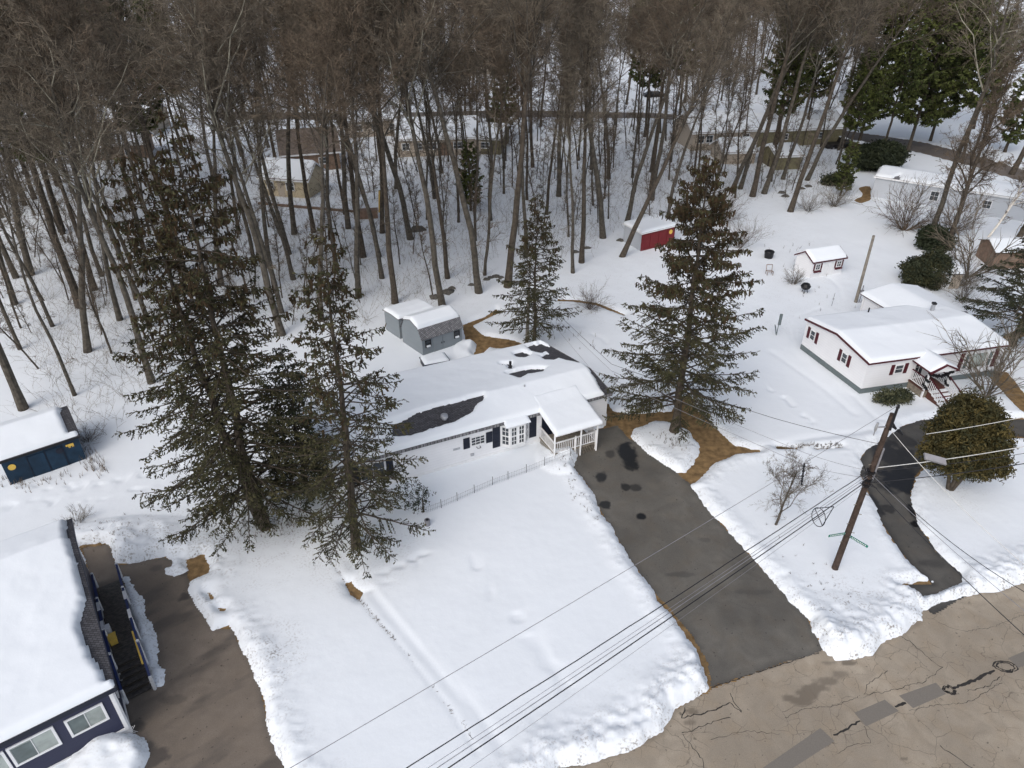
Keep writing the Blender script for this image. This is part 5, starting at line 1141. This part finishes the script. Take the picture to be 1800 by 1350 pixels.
# filling the woods
def inside_wood(x, y):
    # right boundary of the woods in the yard
    if y < 53: return x < -27 - (53 - y) * .9 and y > 44
    if y < 60: return x < -12 or (x < -6 and y > 56)
    if y < 68: return x < -2.5
    if y < 76: return x < 9
    if y < 88: return x < 27
    return True
clear_z = [(-31, 88, 9, 7), (-8, 112, 14, 5), (-24, 122, 10, 8), (-88, 122, 14, 12), (36, 112, 9, 3), (46, 108, 10, 2), (53, 90, 16, 9), (62, 88, 14, 14), (-27, 101, 9, 5), (28, 70, 10, 14), (-60, 118, 14, 10)]
def ok(x, y, md):
    if (x - .545 * y) ** 2 < 60 and 88 < y < 135 : return False
    if any(abs(x - a) < w and abs(y - b) < d for a, b, w, d in clear_z): return False
    if abs(y - 141 + max(0, x - 30) * .45) < 7: return False
    return all((x - a) ** 2 + (y - b) ** 2 > md * md for a, b in used)
ZN = [(-200, -50, 0, 80, 'at the far left edge'), (-50, -30, 0, 66, 'just behind the blue shed'), (-50, -30, 66, 80, 'between blue shed and tan cottage'), (-30, -16, 0, 80, 'in front of the tan cottage'), (-16, 0, 0, 80, 'directly behind the grey sheds'),
      (-200, -60, 80, 148, 'deep in the woods at the far left'), (-60, -34, 80, 105, 'left of the tan cottage'), (-60, -34, 105, 148, 'behind the tan cottage, by the road'), (-34, -12, 80, 148, 'around the brown-roofed house'), (-12, 8, 80, 104, 'in front of the long beige house'), (-12, 8, 104, 148, 'behind the long beige house'),
      (0, 14, 0, 80, 'left of the red shed'), (14, 35, 0, 100, 'behind the red shed'), (8, 22, 80, 148, 'right of the long beige house'), (14, 35, 100, 148, 'left of the grey and olive houses'), (35, 60, 0, 148, 'around the olive house'), (60, 200, 0, 148, 'by the bend of the road')]
def zone(x, y):
    if y > 148:
        q = 'left' if x < -45 else 'middle' if x < 25 else 'right'; return 'far bare trees beyond the road, ' + q, 'bare tree beyond the far road, %s part of the woods' % q
    for a, b_, c_, d_, nm in ZN:
        if a <= x < b_ and c_ <= y < d_: return 'bare trees ' + nm, 'bare tree in the woods, ' + nm
    return 'bare trees of the right woods', 'bare tree in the woods on the right'
n = 0; tries = 0
while n < 138 and tries < 14000:
    tries += 1; y = 46 + 90 * rg.random() ** 1.0; x = rg.uniform(-.80 * y - 6, .70 * y)
    if y > 88 and x > 40 and rg.random() < .3: continue
    if not inside_wood(x, y) or not ok(x, y, 3.3): continue
    g_, l_ = zone(x, y); forest_tree('bare', rg.randrange(len(PRO)), x, y, l_, g_, rg.uniform(.82, 1.08), (rg.gauss(0, .026), rg.gauss(0, .02))); used.append((x, y)); n += 1
n = 0; tries = 0
while n < 62 and tries < 9000:
    tries += 1; y = 148 + 85 * rg.random() ** 1.1; x = rg.uniform(-.75 * y, .66 * y)
    if x > .60 * y and y < 330: continue
    if not ok(x, y, 5.5): continue
    g_, l_ = zone(x, y); forest_tree('bare', rg.randrange(len(PRO)), x, y, l_, g_, rg.uniform(.9, 1.15), (rg.gauss(0, .03), rg.gauss(0, .03))); used.append((x, y)); n += 1
n = 0; tries = 0
while n < 75 and tries < 9000:
    tries += 1; y = rg.uniform(105, 225); x = rg.uniform(.20 * y, .60 * y)
    if not ok(x, y, 4.2): continue
    if y > 148: g_, l_ = 'bare trees between the bend of the road and the top edge', 'bare tree beyond the bend of the road, below the top edge'
    else: g_, l_ = zone(x, y)
    forest_tree('bare', rg.randrange(len(PRO)), x, y, l_, g_, rg.uniform(.85, 1.1), (rg.gauss(0.03, .04), rg.gauss(0, .03))); used.append((x, y)); n += 1
n = 0; tries = 0
while n < 175 and tries < 9000:
    tries += 1; y = 42 + 75 * rg.random() ** 1.1; x = rg.uniform(-.8 * y, .45 * y)
    if not inside_wood(x, y) or not ok(x, y, 1.6): continue
    lab = 'thin bare sapling in the woods ' + zone(x, y)[0].replace('bare trees ', '')
    forest_tree('sap', rg.randrange(3), x, y, lab, 'saplings ' + zone(x, y)[0].replace('bare trees ', ''), rg.uniform(.7, 1.25), (rg.gauss(0, .09), rg.gauss(0, .09))); used.append((x, y)); n += 1
n = 0; tries = 0
while n < 60 and tries < 9000:
    tries += 1; y = rg.uniform(88, 134); x = rg.uniform(-.35 * y, .55 * y)
    if not inside_wood(x, y) or not ok(x, y, 1.6): continue
    forest_tree('sap', rg.randrange(3), x, y, 'sapling', 'saplings ' + zone(x, y)[0].replace('bare trees ', ''), rg.uniform(1.1, 1.7), (rg.gauss(0, .06), rg.gauss(0, .05))); used.append((x, y)); n += 1
# pines one can point at (foot on the ground guessed behind what hides it)
for (x, y, k, s, lab) in [(-1.5, 119, 2, 1.05, 'dense dark green pine behind the long beige house at the top centre'), (61, 112, 3, 1.08, 'largest green pine, crown reaching the top edge on the right'), (68, 119, 3, .95, 'green pine just right of the largest green pine'),
                          (54, 106, 1, .92, 'layered green pine left of the largest green pine'), (46, 99, 1, .82, 'pine with low green boughs over the olive shed'), (38, 104, 1, .95, 'pine behind the grey house in the woods'), (47, 118, 0, .9, 'pine behind the olive house'), (56, 118, 3, .98, 'tall green pine behind the largest green pine, its left neighbour'), (66, 106, 1, 1.0, 'green pine leaning over the dark yew from behind'), (76, 133, 0, 1.05, 'green pine beyond the road right of the largest green pine'), (50, 135, 0, 1.05, 'green pine beyond the road behind the olive house'),
                          (-50, 76, 0, 1.04, 'green pine in the top left corner'), (-60, 86, 0, 1.0, 'green pine leftmost at the top left edge'), (-46, 92, 0, .98, 'green pine right of the top left corner pine'), (22, 122, 0, 1.0, 'pine by the far road right of centre'), (30, 134, 0, 1.0, 'pine beyond the grey house by the far road'),
                          (-5, 84, 2, .65, 'young pine between trunks before the long beige house'), (42, 90, 2, .55, 'low green pine left of the dark yew'), 
                          (-50, 110, 1, 1.1, 'pine in the woods left of the tan cottage'), (-18, 128, 0, .98, 'pine behind the beige house in the woods'), (-38, 138, 0, 1.0, 'pine by the far road left of centre'), (76, 112, 2, 1.0, 'small pine by the road right of the large pine'), (80, 128, 1, .9, 'pine by the road at the right edge'), (12, 150, 0, 1.05, 'pine beyond the far road right of centre'), (55, 150, 0, 1.1, 'pine beyond the far road left of the largest pine')]:
    forest_tree('pine', k, x, y, lab, None, s, (rg.gauss(0, .02), rg.gauss(0, .02)))
# brownish vine-clad trees and the birch on the right
for (px, py, seed, H, ln, lab) in [(1660, 442, 401, 19, .10, 'brown vine-clad leaning tree with thick trunk on the right'), (1790, 420, 402, 16, .08, 'dense brown tree at the right edge above the brown shed')]:
    c = G(px, py); a = deciduous(seed, H, .26, .25, 24, .22, bark='barkr', twig='twigr', limbm='barkr', twigr=.03, subn=3); place('vine_clad_tree', lab, 'tree', (c[0], c[1], 0), 0, None, [('trunk', a[0], a[1]), ('crown', a[2], a[3])], 1., (ln, 0))
c = G(1735, 420); a = deciduous(403, 12, .12, .25, 12, .25, bark='birch', twig='twigr', limbm='birch', subn=2); place('birch_tree', 'white-barked birch leaning right at the right edge', 'tree', (c[0], c[1], 0), 0, None, [('trunk', a[0], a[1]), ('crown', a[2], a[3])], 1., (.38, 0))
# undergrowth: uncountable thin stems on the forest floor, and the far wood as one mass
r = np.random.default_rng(77); P0, P1, R0, R1 = [], [], [], []
k = 0
while k < 6500:
    y = 38 + 75 * r.random(); x = r.uniform(-.8 * y, .45 * y)
    if not (inside_wood(x, y) or (x < -26 and y > 36)): continue
    k += 1; p = np.array([x, y, .05]); d = unit(np.array([r.normal() * .5, r.normal() * .5, 1])); L = r.uniform(.5, 2.8)
    for s in range(3):
        d = unit(d + r.normal(size=3) * .25); q = p + d * L / 3; P0.append(p); P1.append(q); R0.append(.012 - .003 * s); R1.append(.009 - .003 * s)
        for j in range(2):
            e = q + unit(d + r.normal(size=3) * .7) * L * .3; P0.append(q); P1.append(e); R0.append(.006); R1.append(.003)
        p = q
b = MB(); b.segs(P0, P1, R0, R1, 3); tag(obj('undergrowth', b, M['twig']), 'thin bare brush growing through the snow of the woods', 'undergrowth', kind='stuff')
P0, P1, R0, R1 = [], [], [], []
for k in range(1250):
    y = 222 + 330 * r.random() ** 1.25; x = r.uniform(-.78 * y, .56 * y); H = r.uniform(15, 22); p = np.array([x, y, 0.]); P0.append(p); P1.append(p + (r.normal() * .6, 0, H)); R0.append(.25); R1.append(.06)
    for j in range(26):
        t = r.uniform(.35, 1); q = p + np.array([0, 0, H * t]); a = r.uniform(0, 6.28); L = r.uniform(2, 5) * (1.2 - t * .6); e = q + np.array([math.cos(a) * L, math.sin(a) * L, L * r.uniform(.3, 1.1)]); P0.append(q); P1.append(e); R0.append(.10); R1.append(.04)
        for m_ in range(3):
            g_ = q + (e - q) * r.uniform(.3, 1); P0.append(g_); P1.append(g_ + r.normal(size=3) * 1.1 + (0, 0, .6)); R0.append(.06); R1.append(.03)
b = MB(); b.segs(P0, P1, R0, R1, 3); tag(obj('distant_wood', b, M['twig']), 'distant brown bare woods reading as one mass at the top', 'woods', kind='stuff')

# every near forest tree gets a label of its own: its zone, its row and its place in that row
ORD += ['twenty-first', 'twenty-second', 'twenty-third', 'twenty-fourth', 'twenty-fifth', 'twenty-sixth', 'twenty-seventh', 'twenty-eighth', 'twenty-ninth', 'thirtieth']
def relabel(kind, word):
    zs = {}
    for o in COL.objects:
        if o.type != 'EMPTY' or not o.name.startswith(kind) or 'group' not in o: continue
        x, y = o.location[0], o.location[1]
        if y > 148: continue
        nm = zone(x, y)[0].replace('bare trees ', ''); zs.setdefault(nm, []).append(o)
    for nm, l in zs.items():
        l.sort(key=lambda o: o.location[1]); rows = [('', l)] if len(l) <= 8 else [('nearer ', l[:len(l) // 2]), ('farther ', l[len(l) // 2:])]
        for rn, q in rows:
            q.sort(key=lambda o: o.location[0] / o.location[1])
            for i, o in enumerate(q):
                o['group'] = word + 's ' + nm; o['label'] = '%s from left of the %s%ss %s' % (ORD[min(i, 29)], rn, word, nm)
relabel('bare_tree', 'bare tree'); relabel('sapling', 'sapling')
# ---------------------------------------------------------------- poles, wires, fence, small things
def lean_tube(b, p, top, r0, r1, n=12, m=0):
    p, top = V3(p), V3(top); b.tube([p + (top - p) * t for t in (0, .3, .6, 1)], [r0 + (r1 - r0) * t for t in (0, .3, .6, 1)], n, m)
pb = G(1465, 1005); pt = G(1569, 727, 9.95); pt = V3((pb[0] + .25, pb[1] - .02, 10.0))
UP = thing('utility_pole', 'brown wooden utility pole with two green street signs and many wires by the street', 'utility pole', (pb[0], pb[1], 0))
b = MB(); lean_tube(b, (pb[0], pb[1], 0), pt, .165, .115, 14); obj('pole_shaft', b, M['pole'], UP)
P_ = lambda t: V3((pb[0], pb[1], 0)) * (1 - t) + pt * t     # point on the pole
zP = lambda z: P_(z / 10.0)
b = MB(); b.bar(zP(9.2) + (.05, -.14, 0), zP(10.0) + (.05, -.12, .45), .10, .08); b.tube([zP(10) + (.05, -.12, .42), zP(10) + (.05, -.12, .56)], [.09, .06], 8); obj('pole_top_pin', b, M['black'], UP)
b = MB(); c = zP(9.1) + (-.55, -.05, 0); b.bar(zP(9.3), c + (.1, 0, .2), .05, .05); b.tube([c, c + (0, 0, .2), c + (.02, 0, .45)], [.05, .07, .05], 8); b.tube([c + (0, 0, -.25), c], .03, 6); obj('fuse_cutout', b, M['metal'], UP)
b = MB()
for k in range(9):
    z = 2.2 + k * .62; s = 1 if k % 2 else -1; b.bar(zP(z), zP(z) + (s * .28, -.08, 0), .025, .025)
obj('climbing_step', b, M['wood'], UP)
b = MB(); b.tube([zP(6.2) + (.17, -.05, 0), zP(8.1) + (.16, -.05, 0)], .05, 8); obj('conduit', b, M['wireg'], UP)
b = MB(); r = random.Random(3)
for k in range(16):
    z = r.uniform(5.8, 6.9); a = r.uniform(0, 6.28); p = zP(z) + (math.cos(a) * .2, math.sin(a) * .2, 0); b.tube([p, p + (r.uniform(-.3, .3), r.uniform(-.3, .1), r.uniform(-.25, .1)), p + (r.uniform(-.4, .4), r.uniform(-.3, .1), r.uniform(-.1, .3))], .022, 6)
for z in (5.9, 6.25, 6.7): b.tube([zP(z) + (0, 0, -.06), zP(z) + (0, 0, .06)], .2, 12)
obj('cable_clamp', b, M['black'], UP)
wdir = unit(np.array([-22.6, -15.4, 0])); wdir2 = unit(np.array([10, 5.2, 0]))
for k, (dx, dy) in enumerate(((-.98, -.2), (.62, -.78))):
    b = MB(); c = zP(2.75 - .12 * k); d = unit(np.array([dx, dy, 0])); n_ = np.array([d[1], -d[0], 0]); cc = c + d * .62
    b.obox(cc, d * .46, n_ * .008, up * .075); so = obj('street_sign', b, M['sign'], UP)
    w = MB()
    for j in range(9): w.obox(cc + d * (-.34 + j * .085), d * .025, n_ * .011, up * .03)
    obj('lettering', w, M['trim'], so); b = MB(); b.bar(c, c + d * .2, .04, .04); obj('bracket', b, M['metal'], so)

def wire(name, label, pts, rad, m, sag=0., n=24, group=None, wig=0., seed=0):
    b = MB(); P = []; r = random.Random(seed); pts = [V3(p) for p in pts]
    for a, c in zip(pts[:-1], pts[1:]):
        for k in range(n):
            t = k / n; q = a + (c - a) * t; q = q - up * sag * 4 * t * (1 - t)
            if wig: q = q + V3((0, 0, r.uniform(-wig, wig)))
            P.append(q)
    P.append(pts[-1]); b.tube(P, rad, 5)
    o = obj(name, b, M[m], origin=P[0]); tag(o, label, 'wire', group); return o
def thru(px, py, z): return G(px, py, z)
# spans running down-left along the street (drawn through their photographed line, ends far below the frame)
def span_left(z0, px, py, zq, ext=1.5):
    a = zP(z0); q = G(px, py, zq); return [a, q, q + (q - a) * (ext - 1) + up * .5]
gw = 'overhead wires of the utility pole'
wire('power_wire', 'thin topmost wire crossing the lawn to the lower left', [V3(pt) + (.05, -.12, .55)] + [G(510, 1350, 8.9)] + [G(510, 1350, 8.9) + (-12, -8, .6)], .011, 'wireg', .15)
wire('communication_cable', 'wavy black cable, uppermost of the thick wires to the lower left', span_left(6.9, 715, 1350, 6.2), .020, 'wire', .12, n=40, wig=.02, seed=2)
wire('power_wire', 'thin wire just below the wavy black cable', span_left(6.6, 752, 1350, 5.9), .009, 'wireg', .1)
wire('communication_cable', 'grey-blue middle cable running to the lower left', span_left(6.4, 768, 1350, 5.8), .014, 'wireg', .1)
wire('communication_cable', 'thickest straight black cable running to the lower left', span_left(6.15, 788, 1350, 5.6), .023, 'wire', .12)
wire('power_wire', 'lowest thin wire running to the lower left', span_left(5.9, 826, 1350, 5.3), .007, 'wireg', .1)
# to the right, along the street
def span_right(z0, px, py, zq): a = zP(z0); q = G(px, py, zq); return [a, q, q + (q - a) * .6]
wire('power_wire', 'pale wire crossing the upper part of the clipped evergreen tree', [G(1628, 763, 7.5), G(1800, 733, 8.2), G(1990, 700, 9)], .016, 'wirew', .05)
wire('communication_cable', 'pale cable crossing the middle of the clipped evergreen tree', span_right(6.9, 1800, 785, 6.8), .022, 'wirew', .1)
wire('communication_cable', 'thin cable right of the clipped evergreen tree, under the pale one', span_right(6.7, 1800, 797, 6.6), .014, 'wire', .1)
wire('communication_cable', 'black cable crossing the lower trunk of the clipped evergreen tree', span_right(6.0, 1800, 815, 6.1), .022, 'wire', .1)
# across the street to the lower right
def span_down(z0, px, py, zq): a = zP(z0); q = G(px, py, zq); return [a, q, q + (q - a) * .5]
wire('power_wire', 'wire from the pole top crossing the yard snow to the right edge', span_down(9.3, 1800, 992, 7.5), .013, 'wirew', .25)
wire('communication_cable', 'black cable crossing the curved driveway to the right edge', span_down(6.8, 1800, 1040, 5.2), .016, 'wire', .4)
wire('communication_cable', 'pale wire crossing the driveway mouth to the right edge', span_down(6.6, 1800, 1073, 5.4), .012, 'wireg', .15)
wire('communication_cable', 'lowest black cable crossing the driveway mouth and street corner', span_down(6.2, 1800, 1116, 5.2), .018, 'wire', .15)
mp = G(926, 607); MPt = V3((mp[0] + .12, mp[1], 5.35))
wire('service_drop', 'upper service wire between the two poles across the yard', [zP(8.3), G(1360, 735, 6.9), G(1075, 640, 5.6), MPt + up * -.1], .013, 'wire', .06)
wire('service_drop', 'middle service wire between the two poles across the yard', [zP(6.7), G(1420, 798, 6.0), G(1075, 652, 5.2), MPt + up * -.5], .010, 'wireg', .06)
wire('service_drop', 'lower service wire between the two poles across the yard', [zP(6.3), G(1420, 820, 5.6), G(1040, 650, 5.0), MPt + up * -.8], .010, 'wireg', .06)
hc = B.at(L2 * .25, 0, 2.9)
# storage loop hung on the thick cable
ax_ = unit(G(788, 1350, 5.6) - zP(6.15)); lc = V3(G(1439, 909, 5.95)); sd2 = unit(np.cross(ax_, up)); b = MB()
for ang in (0,):
    ring = []
    for k in range(25):
        a = 2 * math.pi * k / 24; rr = .42; x_ = math.cos(a) * rr; y_ = math.sin(a) * rr * (1 if x_ > 0 else 1)
        if x_ < -.2: x_ = x_ * 1.0
        ring.append(lc + ax_ * x_ + (up * .75 + sd2 * .66) * y_)
    ring2 = [p + (0 if i > -1 else 0) for i, p in enumerate(ring)]
    b.tube(ring2, .018, 6, cap=False); v2 = up * .75 + sd2 * .66
    b.tube([lc - ax_ * .42, lc + ax_ * .42], .018, 6); b.tube([lc - v2 * .42, lc + v2 * .42], .018, 6); b.tube([lc + v2 * .42, lc - ax_ * 1.15], .018, 6); b.tube([lc - v2 * .42, lc - ax_ * 1.15], .018, 6)
tag(obj('cable_loop_frame', b, M['black'], origin=lc), 'round black cable storage frame with a cross hanging on the wires', 'cable frame')
b = MB(); p = V3(G(1414, 815, 6.5)); q = V3(G(1409, 850, 6.2))
for k in range(9): c = p + (q - p) * k / 8; b.tube([c, c + (q - p) * .07], [.05 + .03 * (k % 2), .04], 7)
tag(obj('wire_splice', b, M['black'], origin=p), 'knobbly black splice hanging from the wires left of the pole', 'wire splice')
b = MB(); p = V3(G(1567, 747, 9.2)); q = V3(G(1578, 757, 9.0))
for k in range(2): c = p + (q - p) * k; b.tube([c, c + (.02, 0, .02), c + unit(q - p) * .28], [.05, .11, .05], 9)
tag(obj('insulator', b, M['black'], origin=p), 'pair of dark insulators on the wire right of the pole top', 'insulator')
b = MB(); p = V3(G(1625, 802, 7.0)); q = V3(G(1662, 812, 7.0)); b.obox((p + q) / 2, (q - p) / 2, (0, .12, .1), (0, -.03, .05))
tag(obj('cable_cover', b, M['wireg'], origin=p), 'grey sleeve on the wires in front of the clipped evergreen tree', 'cable sleeve')
# the grey pole behind the house, the right-hand yard pole
b = MB(); lean_tube(b, (mp[0], mp[1], 0), MPt, .15, .10); MP = thing('utility_pole', 'pale weathered wooden pole behind the white house in front of the slender spruce', 'utility pole', (mp[0], mp[1], 0)); obj('pole_shaft', b, M['gpole'], MP)
b = MB(); b.obox(MPt - up * .3 + (0, -.12, 0), (.05, 0, 0), (0, .05, 0), (0, 0, .12)); obj('wire_clamp', b, M['black'], MP)
yp = G(1503, 535); b = MB(); lean_tube(b, (yp[0], yp[1], 0), (yp[0] - .05, yp[1], 6.5), .15, .11); YP = thing('utility_pole', 'leaning grey pole at the back wall of the red-trimmed house', 'utility pole', (yp[0], yp[1], 0)); obj('pole_shaft', b, M['gpole'], YP)
b = MB(); b.tube([(yp[0] + .25, yp[1] - .1, 0), (yp[0] + .25, yp[1] - .1, 1.9)], .045, 8); b.obox((yp[0] + .22, yp[1] - .18, 1.3), (.13, 0, 0), (0, .07, 0), (0, 0, .2)); obj('meter_box', b, M['wireg'], YP)
# wire garden fence in front of the house
fr = [G(1002, 812), G(957, 826), G(925, 836), G(893, 848), G(866, 858), G(834, 872), G(804, 886), G(776, 898), G(748, 908)]
FN = thing('garden_fence', 'low wire garden fence with thin dark stakes in the snow before the white house', 'fence', (*fr[0][:2], 0))
for p in fr[:-1]:
    z = snowz(p[0], p[1]); b = MB(); b.tube([(p[0], p[1], z - .1), (p[0], p[1] + .02, z + .62)], .018, 6); obj('stake', b, M['black'], FN)
b = MB(); P0, P1 = [], []
for a, c in zip(fr[:-1], fr[1:]):
    L_ = np.linalg.norm((c - a)[:2]); n_ = int(L_ / .11)
    za, zc = snowz(a[0], a[1]), snowz(c[0], c[1])
    for k in range(n_):
        t = k / n_; q = a + (c - a) * t; z = za + (zc - za) * t; P0.append((q[0], q[1], z - .05)); P1.append((q[0], q[1], z + .45 + .04 * (k % 2)))
    for h_ in (.15, .42): P0.append((a[0], a[1], za + h_)); P1.append((c[0], c[1], zc + h_))
b.segs(P0, P1, np.full(len(P0), .006), np.full(len(P0), .006), 3); obj('wire_mesh', b, M['wireg'], FN)
# rear wood fence etc.
def small(name, label, cat, px, py, fn, m, group=None):
    c = V3(G(px, py)); c[2] = max(0, snowz(c[0], c[1]) - .04) if c[1] < 140 else 0; b = MB(); fn(b, c); return tag(obj(name, b, m, origin=c), label, cat, group)
small('well_cap', 'round grey well casing with black cap in the snow below the fence', 'well cap', 752, 928, lambda b, c: (b.tube([c, c + up * .38], .16, 16), b.tube([c + up * .38, c + up * .43], [.17, .15], 16), b.tube([c + up * .43, c + up * .44], [.09, .09], 12, 1)), [M['wireg'], M['black']])
def grill(b, c):
    b.tube([c + up * .35, c + up * .5, c + up * .72, c + up * .95, c + up * 1.02], [.12, .38, .46, .30, .08], 16)
    for a in (0, 2.1, 4.2): b.bar(c + (math.cos(a) * .3, math.sin(a) * .3, 0), c + (math.cos(a) * .15, math.sin(a) * .15, .5), .04, .04)
small('kettle_grill', 'round black kettle grill in the snow left of the leaning grey pole', 'grill', 1413, 518, grill, M['black'])
def tub(b, c): b.tube([c, c + up * .7], [.42, .5], 12); b.tube([c + up * .7, c + up * .78], [.52, .45], 12)
small('trash_bin', 'short black bin alone in the snow right of the brown-topped spruce', 'bin', 1350, 456, tub, M['black'])
def chair(b, c):
    for x_ in (-.28, .28):
        b.tube([c + (x_, -.25, 0), c + (x_, -.25, .42), c + (x_, .2, .38), c + (x_, .35, .95)], .03, 6); b.bar(c + (x_, .2, 0), c + (x_, .2, .4), .04, .04)
    b.bar(c + (-.28, .35, .92), c + (.28, .35, .92), .05, .05); b.bar(c + (-.28, -.25, .42), c + (.28, -.25, .42), .05, .05); b.bar(c + (-.28, .2, .38), c + (.28, .2, .38), .05, .05)
small('garden_chair', 'dark metal garden chair frame sunk in the snow below the black bin', 'chair', 1351, 486, chair, M['brownw'])
def flagp(b, c): b.tube([c, c + up * 1.5], .03, 6); b.obox(c + (0.05, 0, 1.45), (.11, 0, 0), (0, .05, 0), (0, 0, .5)); b.bar(c + (-.28, 0, .95), c, .2, .04)
small('bird_feeder', 'dark blue-grey post feeder in the snow left of the red-trimmed house', 'bird feeder', 1364, 592, flagp, M['gskirt'])
def stk(b, c): b.tube([c, c + up * 1.3], .022, 6); b.bar(c + (-.08, 0, .7), c + (.08, 0, .72), .06, .04)
small('garden_stake', 'thin grey stake in the snow left of the leaning grey pole foot', 'stake', 1461, 541, stk, M['wireg'])
# stones of the old wall at the wood edge
def rock(b, c, r_, sd3):
    r = np.random.default_rng(sd3); n1_, n2_ = 9, 6; vs = []; ph = r.uniform(0, 6)
    for i in range(n2_ + 1):
        for j in range(n1_):
            th = math.pi * i / n2_; a = 2 * math.pi * j / n1_; k = 1 + .22 * math.sin(3 * a + ph + i) + r.uniform(-.12, .12)
            vs.append(c + V3((math.sin(th) * math.cos(a) * r_ * k, math.sin(th) * math.sin(a) * r_ * .8 * k, math.cos(th) * r_ * .6)))
    fs = [(i * n1_ + j, (i + 1) * n1_ + j, (i + 1) * n1_ + (j + 1) % n1_, i * n1_ + (j + 1) % n1_) for i in range(n2_) for j in range(n1_)]
    b.mesh(vs, fs)
rk_ = [(765, 527, .55, 'rock left of the trunk behind the grey sheds'), (788, 518, .6, 'largest mossy rock right of the trunk behind the grey sheds'), (795, 511, .4, 'rock beside the largest mossy rock'), (829, 505, .35, 'lone rock left of the thick straight trunk'), (855, 495, .35, 'first rock of the old wall right of the thick straight trunk'), (862, 492, .32, 'second rock of the old wall'), (872, 490, .4, 'rock in the middle of the old wall'), (880, 492, .35, 'rock at the right end of the old wall'),
       (1090, 427, .5, 'dark rock at the left wall of the red shed'), (1010, 447, .45, 'dark rock at the foot of the trunks right of the slender spruce'), (1032, 440, .4, 'small rock between trunks left of the red shed'), (1373, 342, .5, 'rock at the foot of the leaning trunks'), (1380, 348, .5, 'rock just right of the leaning trunks'), (1408, 335, .45, 'rock in the row left of the leafy bush'), (1420, 331, .5, 'rock nearest the leafy bush'), (1492, 312, .6, 'rock between the leafy bush and the yew'), (1590, 277, .6, 'dark rock right of the yew'), (735, 408, .9, 'dark brush heap between the trunks behind the grey sheds')]
for k, (px, py, rr, lb) in enumerate(rk_):
    c = V3(G(px, py)); c[2] = .2; b = MB(); rock(b, c, rr, k); tag(obj('rock', b, M['stone'], smooth=True, origin=c), lb, 'rock', 'rocks along the wood edge')
def lumber(b, c): b.obox(c + up * .45, (1.1, .2, 0), (-.1, .5, 0), (0, 0, .45)); b.obox(c + up * .95 + (0, .1, 0), (1.15, .22, 0), (-.1, .55, 0), (0, 0, .05))
small('wood_pile', 'brown stacked wood pile between trunks in the middle woods', 'wood pile', 648, 386, lumber, M['brownw'])
def board(b, c): b.bar(c, c + (.25, 0, 2.6), .5, .12)
small('yellow_board', 'upright yellowish board against a trunk by the brown wood pile', 'board', 667, 375, board, M['yellow'])
b = MB(); a, c = G(455, 362), G(640, 378)
for k in range(14):
    p = a + (c - a) * k / 14; q = a + (c - a) * (k + .96) / 14; b.bar(p + up * .3, q + up * .3, .25, .35)
tag(obj('log_border', b, M['brownw'], origin=a), 'long low brown timber edging below the tan cottage', 'timber edging')
# parked vehicles among the far houses
def car(name, label, px, py, yaw, body, L=4.5, Wd=1.8, H=1.45, pick=False):
    c = V3(G(px, py)); root = thing(name, label, 'car' if not pick else 'pickup truck', (c[0], c[1], 0), None, yaw); root['_org'] = (0, 0, 0)
    b = MB(); pf = [(-L / 2, .35), (-L / 2, .85), (-L * .36, .95), (-L * .22, H) if not pick else (-L * .02, .95), (L * .14, H), (L * .27, .98), (L / 2, .8), (L / 2, .35)]
    if pick: pf.insert(4, (0.02 * L, H))
    b.prism([(x_, -Wd / 2, z_) for x_, z_ in pf], (0, Wd, 0)); obj('body', b, body, root, origin=(0, 0, 0))
    b = MB(); b.prism([(-L * .20 if not pick else L * .04, -Wd / 2 - .01, 1.0), (-L * .17 if not pick else L * .04, -Wd / 2 - .01, H - .08), (L * .12, -Wd / 2 - .01, H - .08), (L * .22, -Wd / 2 - .01, 1.0)], (0, Wd + .02, 0)); obj('window', b, M['glass'], root, origin=(0, 0, 0))
    for x_ in (-L * .3, L * .31):
        for y_ in (-1, 1):
            b = MB(); b.tube([(x_, y_ * (Wd / 2 - .2), .33), (x_, y_ * (Wd / 2 + .01), .33)], .33, 14); b.tube([(x_, y_ * (Wd / 2 - .1), .33), (x_, y_ * (Wd / 2 + .02), .33)], .18, 10, 1); obj('wheel', b, [M['black'], M['metal']], root, origin=(0, 0, 0))
    b = MB(); b.prism([(-L * .2 if not pick else 0, -Wd / 2 + .1, H), (L * .12, -Wd / 2 + .1, H), (L * .12, Wd / 2 - .1, H), (-L * .2 if not pick else 0, Wd / 2 - .1, H)], (0, 0, .1)); obj('snow_layer', b, M['rsnow'], root, origin=(0, 0, 0))
car('parked_car', 'dark parked car beyond the road near the top, right of centre', 1150, 172, .1, M['black'])
car('parked_car', 'dark parked car beside the olive house behind the pines', 1475, 262, .15, M['black'], 5.2, 1.9, 1.7, True)
car('parked_car', 'orange-brown vehicle behind the dark yew bush', 1512, 268, .3, M['cone'], 4.2)
